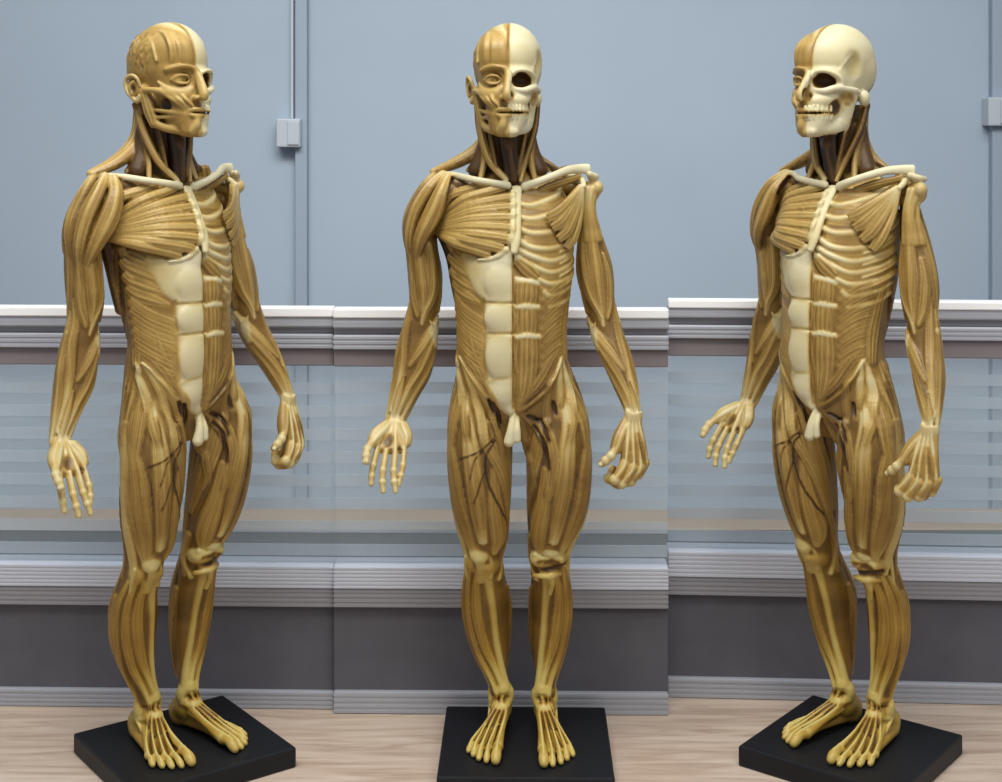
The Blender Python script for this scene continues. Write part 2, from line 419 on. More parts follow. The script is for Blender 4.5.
# ================= legs
LEG = {
 -1: Loft({403:(-44,-8,20,20), 392:(-43,-9,25,25), 375:(-43,-12,27,27), 355:(-44,-14,30,28), 343:(-46,-15,32,30), 314:(-46,-15,32,32), 283:(-45,-12,31,31), 252:(-44,-8,28.5,28), 231:(-42,-4,25.5,25), 215:(-42,0,22,23),
      198:(-42,7,19.5,22), 185:(-41.5,14,21,22), 171:(-41,21,23,24), 150:(-40,26,25.5,25), 129:(-39,27,24,22), 109:(-37,27,21.5,18), 89:(-33,27,16.5,15), 70:(-28,25,13,13), 58:(-25,24,12.5,13)}, -1),
 1: Loft({403:(18,-9,21,20), 392:(19,-10,26,25), 375:(22,-12,27,27), 355:(28,-15,29.5,28), 343:(32,-16,31,30), 314:(33,-16,32,32), 283:(33,-12,31.5,31), 252:(31,-8,30,28), 231:(28,-4,26,26), 213:(25,2,21.5,23),
      197:(23,8,20,22), 174:(25,18,20.5,22), 150:(25,25,22,23), 131:(25,26,21.5,20), 111:(24,26,20,18), 90:(22,26,15.5,15), 71:(20,23,12.5,13), 58:(19,21,12.5,13)}, 1)}
for s_, lg in LEG.items():
    lg.fill(pad=-2.8, tint=.30, k=3)
    mu = lambda path, w_, th, **kw: lg.muscle(path, w_, th, **kw)
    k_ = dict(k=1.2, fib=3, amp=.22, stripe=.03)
    # back of the thigh and buttock
    mu([(345,160),(300,165),(255,150),(215,125),(192,115)], [8,13,12,7,3], [5,6,6,4,3], **k_)
    mu([(345,-160),(300,-160),(255,-150),(215,-125),(188,-110)], [8,12,11,6,3], [5,6,6,4,3], **k_)
    # adductors, gracilis
    mu([(342,-45),(320,-58),(285,-72),(250,-90)], [5,9,10,4], [4,5,5,3], **k_)
    mu([(345,-25),(325,-38),(300,-52),(275,-62)], [5,7,7,3], [4,4,4,3], **k_)
    mu([(345,-85),(300,-98),(250,-108),(205,-105),(182,-75)], [6,8,7,4,3], [5,5,5,3,2.5], **k_)
    # quadriceps
    mu([(330,70),(300,62),(265,55),(235,45),(212,35)], [7,14,15,11,4], [5,7,7,6,3], tint=[.5,.46,.44,.46,.7], **k_)
    mu([(300,-30),(270,-32),(245,-40),(226,-44),(212,-38)], [4,9,12,11,4], [3,5,7,7,3], tint=[.46,.46,.46,.5,.7], **k_)
    mu([(372,30),(345,20),(315,14),(280,8),(248,3),(225,0)], [3,6,9,10,8,4.5], [3,5,6,7,6,3.5], tint=[.85,.75,.60,.46,.46,.85], k=.8, fib=2, amp=.5, stripe=.04)
    # iliotibial band, tensor
    mu([(350,88),(300,88),(250,85),(215,75),(195,60)], [8,8,7,5,3], [3,3,3,3,2], tint=[.55,.66,.68,.7,.75], k=.8)
    mu([(392,55),(370,58),(345,60),(318,66),(300,72)], [5,9,10,7,1], [4,6,6,3.5,.6], tint=[.65,.48,.46,.5,.6], **k_)
    # sartorius
    if s_ == -1:
        mu([(398,38),(375,28),(350,5),(322,-18),(295,-45),(262,-68),(225,-92),(200,-95),(180,-50)], [3,5,6,6,6,5.5,5,3.5,3], [3,4,5,5,5,5,4,3,2], tint=[.8,.55,.46,.46,.46,.46,.46,.7,.8], **k_)
    else:
        mu([(398,38),(378,34),(362,22)], [3,5,4], [3,4,3], tint=[.8,.6,.46], **k_)
        mu([(225,-92),(200,-95),(180,-50)], [5,3.5,3], [4,3,2], tint=[.5,.7,.8], **k_)
    # gluteus medius and maximus
    mu([(400,75),(378,88),(352,95),(332,92)], [10,14,12,5], [5,6,6,4], tint=[.6,.46,.46,.5], k=.8, fib=4, amp=.4)
    mu([(395,130),(365,135),(335,120),(310,105)], [16,22,16,6], [10,12,10,5], tint=.45, k=1.2, fib=5, amp=.5)
    # calf
    mu([(205,-150),(185,-142),(160,-135),(138,-138),(122,-150)], [5,9,12,10,4], [4,6,7,6,3], tint=[.6,.46,.46,.48,.7], **k_)
    mu([(205,150),(185,142),(162,138),(142,140),(126,155)], [5,9,11,9,4], [4,5,6,5,3], tint=[.6,.46,.46,.48,.7], **k_)
    mu([(165,-95),(140,-100),(115,-110),(90,-125),(72,-150)], [4,7,7,6,3], [3,4,4,3,3], tint=[.46,.46,.46,.5,.75], **k_)
    mu([(172,100),(140,105),(115,115),(90,130),(72,155)], [4,7,7,6,3], [3,4,4,3,3], tint=[.46,.46,.46,.5,.75], **k_)
    mu([(130,180),(100,180),(75,180),(52,180),(34,175)], [9,6,4,4,6], [3,3.5,4.5,5,5], tint=TEN, k=1.5)
    # shin
    mu([(190,72),(165,80),(135,82),(100,92),(70,108),(56,115)], [3,5,6,5,3,2.5], [3,4,4.5,4,3,2], tint=[.6,.46,.46,.5,.75,.8], **k_)
    mu([(190,48),(165,52),(135,52),(100,45),(75,30),(60,22)], [3,5,6,5,3,2.5], [3,4,4.5,4,3,2], tint=[.6,.46,.46,.5,.75,.85], **k_)
    mu([(190,22),(165,24),(140,22),(110,12),(85,-5),(62,-22)], [3,6,7,6,3.5,2.5], [3,5,5,4.5,3,2], tint=[.55,.46,.46,.5,.75,.85], **k_)
    mu([(196,-10),(180,-12),(150,-18),(115,-25),(85,-38),(62,-55)], [8,4.5,3.2,3,3.5,5], [5,3.5,3,3,3,4], tint=[.6,.66,.7,.72,.78,.8], k=2.0)
    # ankle bones
    cx, cy = (-25, 24) if s_ < 0 else (19, 21)
    ell((cx-s_*9.5, cy-1, 57), (4, 5.5, 7.5), tint=TEN, k=4)
    ell((cx+s_*10, cy+4, 53), (3.8, 5.5, 8.5), tint=TEN, k=4)

# knees
kx = -45.5
ell((-46,-14.5,211), (10,6,10.5), part='kneecap', tint=.82, k=1.5)
tube([(-45.5,-17,205),(-45,-11,192),(-44.5,-5,180)], [4.5,4,3.5], 2.4, tint=[.75,.66,.62], k=2.5)
tube([(-46,-20,240),(-46,-18,228),(-46,-17,219)], [4,5,7], 3.5, tint=[.7,.82,.82], k=1.2)
ell((-54,-1,199), (6,10,10), tint=.56, k=4); ell((-34,-1,198), (7,11,11), tint=.5, k=4)

tube([(-60,-8,205),(-60,-2,192),(-58,4,180)], 1.8, tint=.75, k=.8); tube([(-36,-14,208),(-33,-10,196),(-35,-6,184)], 1.8, tint=.7, k=.8)
# the figure's left knee is opened: bare condyles, kneecap pulled up, dark joint gap
tube([(30,-19,246),(27,-19,232),(25,-18,220)], [3.5,4.5,6.5], 3, tint=[.8,.9,.9], k=1.0)
ell((12.5,-4,204), (8.5,12,8.5), tint=.78, k=1.5); ell((34,-4,205), (8.5,12,9), tint=.6, k=1.5)
tube([(10,-12,209),(18,-15,206),(26,-14,209),(34,-13,205)], [3.5,3,3,4], tint=.82, k=1)
ell((24,-15.5,213), (9,5,6), rot=(0,15,0), part='kneecap', tint=.88, k=.4)
tube([(5,-12,194.5),(14,-16,194),(24,-16,195),(33,-13,197),(40,-9,199)], [2.5,2.4], 5, tint=DARK, sub=True, k=.6)
tube([(12,-18,202),(22,-19,203),(32,-17,202)], [1.2,1.6,1.2], 3, tint=.1, sub=True, k=.5)
tube([(31,-14,190),(34,-13,184)], [2.5,1.5], 4, tint=DARK, sub=True, k=.6)
tube([(9,-6,186.5),(16,-10,187),(25,-11,187.5),(35,-6,189)], [2.6,2.6], 3, tint=[.55,.74,.74,.5], k=3)
tube([(25,-11,188),(26,-8,178),(24,-4,168)], [4,3,2.4], 2.4, tint=[.7,.64,.66], k=2.5)
tube([(42,2,214),(43,4,200),(42,8,186)], 2, tint=.7, k=.8)

# ================= feet
def foot(s_, tips, mtps, ank):
    ax, ay = ank
    ell((ax+s_*1, ay+17, 33), (10, 13, 14), tint=.62, k=4)
    ell((ax, ay+4, 42), (11, 15, 14), tint=.6, k=5)
    tube([(ax, ay+2, 56), (ax-0, ay-8, 48), ((mtps[1][0]+ax)/2, (mtps[1][1]+ay)/2-2, 38)], [8.5, 9, 10], [6, 4.5, 3], N=(0, -.4, 1), tint=.46, k=5)
    mc = np.mean(mtps, 0); TND = []
    tube([(ax+s_*3, ay+14, 27), ((mc[0]+ax)/2+s_*4, (mc[1]+ay)/2, 27), (mc[0], mc[1]+4, 25)], [9, 11, 14], [6.5, 6, 5], N=(0, 0, 1), tint=.5, k=4)
    for i in range(5):
        m, t_ = np.array(mtps[i]), np.array(tips[i]); big = i == 0
        r = (5.0, 5.2, 4.4) if big else ((3.4, 3.4, 2.7) if i < 4 else (3.2, 3.2, 2.6))
        st = np.array([ax+s_*(-5+i*3.2), ay-12+i*1.6])
        zt = 31 if big else 29-i*.4
        tube([(st[0], st[1], 42-i*1.2), ((st[0]+m[0])/2, (st[1]+m[1])/2, 36-i*1.2), (m[0], m[1], zt-2)], [3.6, 3.2, r[0]], tint=[.62, .55, .6], k=.8)
        d = t_-m; mid = m+d*.45; m2 = m+d*.75
        tube([(m[0], m[1], zt-2), (mid[0], mid[1], zt-1.2), (m2[0], m2[1], zt-3.5), (t_[0]-d[0]*.06, t_[1]-d[1]*.06, 20.5+r[2])], [r[0], r[1]*.86, r[1], r[2]], tint=[.6, .62, .68, .66], k=.8)
        ell((m[0], m[1], zt-1), (r[0]*1.02, r[0]*1.1, r[0]), tint=.74, k=.8)
        # tendon over the instep and the nail
        up = 4.2 if not big else 5.2
        TND.append([(ax+s_*(-3+i*1.8), ay-9), (st[0], st[1]-6), ((st[0]+m[0])/2, (st[1]+m[1])/2), (m[0], m[1]), (mid[0], mid[1]), (m2[0], m2[1])])
        e = t_-d*.13
        ell((e[0], e[1], 20.5+r[2]*1.72), (r[2]*.62, r[2]*.72, 1.0), rot=(22, 0, 0), part='toenail', tint=.92, k=.3)
    for q_ in TND: instep(q_, [1.2,1.2,1.2,1.1,.9], [1.2], off=.1, tint=.86, k=.6)
    for i in range(4):
        a_ = [((TND[i][j][0]+TND[i+1][j][0])/2, (TND[i][j][1]+TND[i+1][j][1])/2) for j in (1, 2, 3)]
        instep(a_, [.7,1.1,.9], [1.6], off=0, sub=True, tint=.2, k=.8)
    # straps over the ankle
    tube([(ax-s_*9, ay+2, 65), (ax-s_*6, ay-8.5, 66.5), (ax+s_*3, ay-9.5, 65), (ax+s_*9, ay, 63)], [1.5, 4.2, 4.2, 1.5], 1.3, N=np.array([(-s_, -.3, .2), (-.2*s_, -1, .3), (.2*s_, -1, .3), (s_, -.3, .2)]), tint=.8, k=1.8)
    tube([(ax-s_*10, ay-2, 49), (ax-s_*4, ay-15, 51), (ax+s_*5, ay-13, 50), (ax+s_*11, ay, 44)], [1.5, 3.8, 3.8, 1.5], 1.3, N=np.array([(-s_, -.3, .4), (-.2*s_, -1, .8), (.2*s_, -1, .8), (s_, -.3, .4)]), tint=.78, k=1.8)
    tube([(ax+s_*11, ay+6, 45), (ax+s_*12, ay-6, 36), (ax+s_*14, ay-20, 31)], [2, 1.8, 1.5], tint=.75, k=.7)
    for q in (-5, 1, 6):
        tube([(ax+s_*q, ay-15, 58.5), (ax+s_*(q+1), ay-15.5, 55.5)], [1.6, 1.2], 5, tint=DARK, sub=True, k=.5)
foot(-1, [(-29,-59),(-38,-56),(-45.5,-51),(-51,-43),(-56,-34)], [(-27,-38),(-36,-36),(-42.5,-32),(-48,-26),(-52,-18)], (-25, 24))
foot(1, [(17.5,-64),(26,-63),(34,-58),(40,-50),(46,-41)], [(16.5,-43),(25,-43),(32,-39),(38,-32),(42,-24)], (19, 21))

# ================= trunk
TR = Loft({592:(-14,18,22,16), 582:(-12,14,38,24), 572:(-12,12,48,30), 558:(-12,8,55,38), 540:(-13,4,58,45), 520:(-14,1,60,49), 500:(-14,0,61,50), 480:(-13,-3,59,49), 460:(-13,-6,56,47),
     440:(-13,-9,54,45), 423:(-13,-12,53,43), 410:(-14,-13,55,41), 392:(-12.5,-12,58,41), 373:(-12,-11,58,40), 350:(-9,-9,48,37), 338:(-8,-7,38,32), 325:(-7,-6,24,24)})
TR.fill(pad=-2.6, tint=.38, k=3, e=2.3)
def tr(path, w_, th, off=-1.5, **kw):
    """a sheet on the front of the trunk, path in front-drawing units"""
    P, N = [], []
    m = len(path); t = np.broadcast_to(np.asarray(th, float), (m,)) if np.ndim(th) == 0 else np.interp(np.linspace(0, 1, m), np.linspace(0, 1, len(th)), th)
    for i, (px, py) in enumerate(path):
        o = off if kw.get('sub') else off+1.3-(.5*t[i]+.5*t.max())
        p = F(px, py, -40); (q, n) = TR.front(p[0], p[2], o); p = F(px, py, q[1]); (q, n) = TR.front(p[0], p[2], o)
        P.append(q); N.append(n)
    tube(P, w_, th, np.array(N), **kw)
# back: broad sheets
for s_ in (-1, 1):
    TR2 = Loft({z: (r[1], r[2], r[3], r[4]) for z, r in ((q[0], q) for q in TR.q[::8])}, s_)
    TR2.muscle([(585,175),(540,165),(500,155),(450,160),(400,170)], [16,26,26,18,10], [5,6,6,5,4], tint=.44, k=2, fib=5)
    TR2.muscle([(540,95),(510,105),(475,115),(440,130),(410,150)], [8,16,18,14,8], [6,7,6,5,4], tint=.44, k=2, fib=5)
# right flank (image left): serratus fingers, oblique
for i, (x0, y0, x1, y1) in enumerate([(449,250,470,266), (450,263,473,279), (452,277,476,291), (455,290,478,302)]):
    tr([(x0-2, y0-6), (x0+3, y0), ((x0+x1)/2, (y0+y1)/2), (x1, y1)], [6, 8, 7.5, 3], [4, 5.5, 5, 2], off=.3, tint=[.42,.46,.5,.6], k=1.2, fib=3, amp=.25)
for i in range(6):
    x = 458+i*.6; y = 305+i*9.5
    tr([(x-3, y-8), (x+7, y+5), (478, y+14), (487, y+19)] , [7, 8, 7, 5], [4, 4.5, 3.5, 2], off=-.2, tint=[.43,.46,.5,.6], k=2, fib=4, amp=.2)
tr([(458,325),(460,342),(467,358),(478,376),(490,392),(505,408)], [6,8,8,7,5,3], [5,5,5,4,3,2], off=-.2, tint=[.46,.46,.46,.46,.5,.7], k=2, fib=4)
tr([(470,330),(474,350),(484,372),(494,390)], [7,8,7,4], [4,5,4,3], off=-.5, tint=.45, k=1, fib=3)
# cream sheath over the right half of the belly
sh = dict(part='abdominal_sheath', k=1.6)
tr([(462,257),(474,268),(486,284),(495,300)], [6,11,14,8], [1.5,3,3.6,3], off=.8, tint=[.58,.70,.80,.86], **sh)
tr([(480,260),(487,270),(492,284)], [9,12,12], [3,4,4], off=1.2, tint=[.8,.86,.88], **sh)
tr([(511,254),(502,262),(494,270)], [8,10,10], [3,4,4], off=1.2, tint=.9, **sh)
tr([(499,262),(499,280),(499,300)], [12,14,14], [4,6,4.5], off=1.5, tint=.9, **sh)
tr([(499,306),(499,318),(499,331)], [14,14.5,14], [4,6.5,4], off=1.5, tint=.88, **sh)
tr([(500,337),(500,352),(500,368),(501,380)], [13.5,14,13.5,13], [4,6.5,6.5,5], off=1.5, tint=.86, **sh)
tr([(500,382),(500,392),(505,402),(510,411)], [14,12.5,8.5,4], [5.5,6,5,4], off=1.5, tint=.9, **sh)
tr([(484,302),(499,304),(513,303.5)], [1.2], 2.5, off=3.6, tint=.55, sub=True, k=1.0)
tr([(485,334),(499,334),(513,333)], [1.2], 2.5, off=3.6, tint=.55, sub=True, k=1.0)
tr([(485,384),(499,379),(513,377)], [.7], 1.6, off=4.0, tint=.55, sub=True, k=.6)
for y0, y1 in ((300, 330), (336, 378)):
    tr([(484,y0),(483.5,(y0+y1)/2),(485,y1)], 1.0, 2, off=1.5, tint=.5, sub=True, k=.8)
for q_ in ((499,283,12,15), (499,318,13,13), (499.5,357,12.5,19), (502,393,9,11)):
    p_, n_ = TR.front(F(q_[0], q_[1], -50)[0], F(q_[0], q_[1], -50)[2], -1.6)
    ell(p_, (q_[2]+1.5, 5, q_[3]), tint=None, k=4, part='abdominal_sheath')
# left half: bare rectus with cream bands
tr([(519,262),(528,270),(536,277)], [6,8,6], [3,4,3], off=0, tint=.46, k=1, fib=3)
for y0, y1, a_ in ((284, 303, 12.5), (309, 333, 12.5), (339, 372, 13), (368, 408, 11)):
    pts = [(527,y0),(527,(y0+y1)/2),(526.5,y1)] if y1 < 405 else [(527,366),(524.5,388),(519,409)]
    tr(pts, [a_-1,a_,a_-1] if y1 < 405 else [13,10,4], [4,5.5,4], off=0, tint=.45, k=.8, fib=5, amp=.35, stripe=.07)
for pts in ([(515,279),(527,279.5),(539,284)], [(514.5,306),(527,306),(539,307)], [(514.5,336),(527,335.5),(540,336.5)]):
    over(pts, [2.4,2.9,2.2], 1.1, off=-.3, tint=.9, part='tendon_band', k=.8)
tube([TR.front(F(513.5,y,-50)[0], F(513.5,y,-50)[2], 1.5)[0] for y in (252, 280, 310, 333, 360, 385, 408)], .7, 2.6, tint=.3, sub=True, k=.6)
ell(F(512.5,333,-60), (2.6,3,2.6), sub=True, tint=.1, k=1)
# left flank: deep oblique, fibres run diagonally
for i in range(8):
    y = 292+i*9.5
    tr([(566-abs(i-3)*.4, y-10), (555, y-2), (543, y+10)], [6.5,7,5.5], [4,4.2,2.5], off=-.4, tint=[.42,.45,.40], k=1.8, fib=4, amp=.25)
tr([(563,352),(556,372),(544,392),(524,409)], [4,5,5,3], [4,5,5,4], off=0, tint=[.46,.40,.36,.34], k=.8, fib=2)
tr([(560,345),(550,365),(538,385),(522,402)], [5,6,6,3], [3,4,4,3], off=0, tint=[.44,.38,.34,.3], k=.8, fib=3)
TR.muscle([(478,78),(455,76),(430,74),(405,72)], [5,9,10,7], [3,4,4,3], off=-.6, tint=.43, k=2.5, fib=4, amp=.2)
TR.muscle([(478,-82),(455,-82),(430,-80),(405,-76)], [5,9,10,7], [3,4,4,3], off=-.6, tint=.43, k=2.5, fib=4, amp=.2)
# sternum
tube([F(517,188,-19), F(517,205,-32), F(517,225,-44), F(516,240,-51), F(514,252,-55)], [5.0,4.4,4.4,4.6,3.5], [2.6,2.4,2.4,2.6,2.4], part='sternum', tint=.86, k=1.4)
for i in range(9):
    y = 192+i*6.6; ell(F(512.6, y, -21-i*4.2 if i < 6 else -49-(i-6)*1.5), (1.5, 2.2, 1.5), part='sternum', tint=.82, k=1.4)
# ribs on the figure's left
ribs = [(571,573,576), (557,560,568), (545,546,554), (534,530,537), (523,514,520), (514,502,508), (507,491,497), (None,480,485), (None,469,474), (None,458,463)]
for i, (zs0, zm, zl) in enumerate(ribs):
    pts = []
    if zs0: pts += [(zs0, 6), ((zs0+zm)/2-(3 if i < 5 else 1), 20)]
    else: pts += [(zm+5-(i-7)*1.0, 26+(i-7)*7)]
    pts += [(zm, 40), (zl-2, 62), (zl+6, 90), (zl+20, 125), (zl+32, 160)]
    if i == 9: pts = pts[1:]
    w0 = 2.8 if i < 6 else 2.5
    TR.muscle(pts, [w0, w0+.4, w0+.2, w0, w0, w0], [3.4, 3.6, 3.2, 3, 3, 3], off=-1.0 if i else -3.5, part='rib', tint=[.80,.80,.76,.72,.64,.56], k=1.5)
for i in range(1, 10):    # intercostal sheets sit lower, serratus fingers over the side
    zm = ribs[i][1]+6; TR.muscle([(zm+2, 14 if i < 6 else 30), (zm, 40), (zm+4, 66), (zm+12, 95)], [4.6], 2.4, off=-2.7, tint=.56, k=1.2, fib=2, amp=.2)
    if 3 <= i <= 8: TR.muscle([(ribs[i][2]+2, 52), (ribs[i][2]+8, 72), (ribs[i][2]+18, 98), (ribs[i][2]+28, 125)], [2.5,4.6,5,5], [2,3.6,4,4], off=0, tint=[.7,.5,.47,.44], k=.7, fib=2)
# small pectoral fan, three slips
for P_ in (((54,-6,574),(44,-21,562),(32,-33,550),(21,-38,544)), ((54.5,-6,572),(46,-20,556),(36,-32,541),(26,-36,534)), ((55,-6,571),(49,-18,550),(41,-29,532),(32,-33,523)), ((56,-6,570),(53,-13,548),(47,-23,526),(40,-27,514))):
    tube(P_, [2.5,4.6,6.5,5], [3,3.2,2.8,.6], N=(.5,-.85,0), tint=[.8,.58,.52,.56], k=2, fib=3, amp=.15)
tube([(54,4,583), (34,-8,577), (14,-15,571)], [3.5,5,3.5], 2.2, N=(.2,-1,-.3), tint=.46, k=2, fib=3, amp=.2)
# large pectoral, right side: nine bundles fanning to the arm
INS = np.array([-94., 4., 533.])
tube([(-92,16,542), (-80,13,522), (-73,13,500), (-69,10,478), (-66,8,455)], [8,8,7,7,5], tint=[.2,.22,.3,.38,.42], k=2, fib=2)
tube([(-78,8,574), (-85,7,556), (-88,8,538)], [8,10,9], tint=.24, k=2)
tube([(-80,6,578), (-66,3,575), (-50,0,574)], [6,6,5], tint=.22, k=2)
PE = [((469,182),4.6,0), ((486,184.5),4.6,0), ((503,188),4.4,0), ((514,197),4.8,1), ((514.5,207),5.0,1), ((514.5,217.5),5.2,1), ((514,228),5.2,1), ((512,238.5),5.2,1), ((502,247),5.0,1), ((489,252.5),4.6,1)]
_q = [TR.front(x_, z_, o_) for x_, z_, o_ in ((-72,533,-2), (-52,531,-1.5), (-30,529,-2))]
tube([INS+np.array((4,3,0))]+[v[0] for v in _q], [4,15,22,24], [3,5,5,3], N=np.array([(-.4,-1,0)]+[v[1] for v in _q]), tint=.4, k=1.5)
_q = [TR.front(x_, z_, o_) for x_, z_, o_ in ((-70,545,-2.5), (-58,556,-2), (-46,566,-3))]
tube([INS+np.array((4,3,3))]+[v[0] for v in _q], [4,11,14,12], [3,4.5,4.5,3], N=np.array([(-.4,-1,0)]+[v[1] for v in _q]), tint=.4, k=1.5)
for i, ((px, py), wd, st) in enumerate(PE):
    o = F(px, py, -30); q, n = TR.front(o[0], o[2], 1.5)
    ins = INS + np.array([.6*(i-4), -.2*i, (4.5-i)*1.5])
    mid = []
    for f_ in (.28, .55, .8):
        o_ = 6.5*math.sin(math.pi*min(f_+.12, .9))+1.2 if f_ > .3 else (-4 if i < 4 else -1.5)
        x = ins[0]+(q[0]-ins[0])*f_; z = ins[2]+(q[2]-ins[2])*f_+ (4.5,4.5,4.5,4.4,4,3.6,3.2,2.6,2.2,1.8)[i]*math.sin(f_*math.pi)
        qq, nn = TR.front(x, z, o_); mid.append((qq, nn))
    mid[0] = (tuple(ins*.5+np.array(mid[1][0])*.5+np.array((0,-1.5 if i > 3 else .5,0))), (-.4, -1, 0))
    tube([ins]+[m_[0] for m_ in mid]+[q], [1.5,4.0,5.8,wd+1.1,wd+.2], [1.5,4.0,6.0,5.0,3], N=np.array([(-.3,-1,0)]+[m_[1] for m_ in mid]+[n]), tint=[.42,.5,.54,.56,.56], k=.5, fib=3, amp=.28, stripe=.06)
over([(513,191),(513.2,205),(513,220),(512.4,234),(509,246),(501,254),(490,259),(478,260)], [2.6,2.8,2.8,2.8,2.8,2.8,2.2,1], 1.8, off=.3, tint=.84, part='sternum', k=1)
# collar bones and shoulder tips
tube([(-17,-20,575), (-33,-22,578), (-52,-16,581), (-66,-2,584), (-82,8,586), (-95,17,584)], [4,3.4,3.4,3.4,2.8,2.4], [3,2.6,2.6,2.4,2,1.6], part='collar_bone', tint=[BONE,BONE,.9,.88,.75,.6], k=1.4)
tube([(-1,-20,574), (12,-22,579), (28,-16,585), (42,-4,590), (54,6,591), (63,9,591)], [4.4,3.8,3.8,4.2,5,5.2], [3.8,3.6,3.4,3.2,3.2,2.8], part='collar_bone', tint=[BONE]*5+[1.0], k=1.2)
tube([(64,2,586), (70,8,583), (70,18,582)], [3,3.5,3], part='shoulder_blade', tint=.86, k=.6)
tube([(46,16,583), (56,6,580), (58,-7,574)], [4,3.2,2.6], part='shoulder_blade', tint=.84, k=.6)
tube([(40,26,590), (46,30,560), (38,38,520)], [8,12,8], 4, N=(.2,1,0), tint=.45, k=1.5, fib=3)
# hip bone crests
hk = dict(k=1.6, fib=3, amp=.25, stripe=.03)
over([(456,356),(459,375),(463,400),(465,425),(467,450)], [1.5,4.5,6,6,4], [1,2.4,3,3,1.5], off=-1, tint=[.85,.78,.6,.5,.46], **hk)
over([(459,357),(468,378),(476,400),(482,425),(485,452)], [1.5,4,5.5,6,5], [1,2.6,3.4,3.5,2], off=-1.2, tint=[.85,.6,.55,.62,.6], **hk)
over([(461,358),(474,380),(488,405),(498,432),(506,462)], [1.5,3.6,4.6,5,4.5], [1,2.6,3,3,2], off=-.8, tint=[.8,.55,.48,.46,.46], **hk)
over([(481,378),(492,396),(501,412),(509,424)], [2,4,4.5,3], [1,2.4,2.4,1], off=-1, tint=[.4,.36,.34,.3], **hk)
over([(562,358),(566,376),(571,398),(573,425),(570,450)], [1.5,4.5,6,6,4], [1,2.6,3,3,1.5], off=-1, tint=[.85,.85,.65,.55,.5], **hk)
over([(561,360),(560,378),(559,400),(556,425)], [1.5,4,5,4], [1,2.4,2.6,1.5], off=-1, tint=[.88,.7,.55,.5], **hk)
over([(553,372),(548,392),(546,410),(549,432)], [2,4.5,5,4], [1,2.4,2.6,1.2], off=-1, tint=[.44,.4,.4,.42], **hk)
over([(520,412),(531,420),(541,434),(548,455)], [3,5,5.5,4], [1.4,2.6,2.8,1.6], off=-1, tint=[.42,.44,.46,.46], **hk)
over([(520,420),(526,440),(531,465),(534,490)], [3,5,5.5,4], [1.4,2.6,2.8,1.6], off=-1, tint=[.42,.44,.46,.46], **hk)
over([(544,420),(551,438),(554,460),(551,486),(545,505)], [2.5,5.5,7,6,3.5], [1.4,2.8,3,2.6,1.4], off=-1, tint=[.42,.46,.48,.46,.46], **hk)
over([(459,357),(470,376),(482,392),(497,406),(508,414)], [1,1.4,1.6,1.4], 1.2, off=-.2, tint=[.8,.6,.5,.6], k=1)
over([(561,359),(556,376),(545,392),(531,404),(520,412)], [1,1.3,1.3,1.2], 1.2, off=-.2, tint=[.86,.5,.34,.3], k=1)
# groin
for P_ in (((494,402),(498,414),(500,428)), ((489,400),(494,412)), ((540,420),(545,430),(549,441)), ((553,402),(556,414)), ((534,426),(542,440),(547,456),(549,470)), ((528,416),(538,420))):
    over(P_, [1.2,2.0,1.0], 2.2, off=0, sub=True, tint=.12, k=1.2)
tube([(-12,-44,354), (-14,-49,341), (-16,-49,329)], [3.2,4,5.4], tint=.90, k=1.0, part='abdominal_sheath')
tube([(-9,-43,352), (-8,-49,341), (-8,-49,331)], [2.6,3,3.6], tint=.9, k=.5, part='abdominal_sheath')
# surface veins of the right thigh
for P_, r_ in (([(494,438),(484,448),(472,455),(460,459)], .7), ([(495,440),(487,454),(485,470),(491,490),(500,508),(506,520)], .8), ([(485,470),(479,488),(474,504)], .6), ([(484,449),(474,462),(470,480)], .5)):
    over(P_, r_, r_, off=.1, tint=.05, part='vein', k=.3)

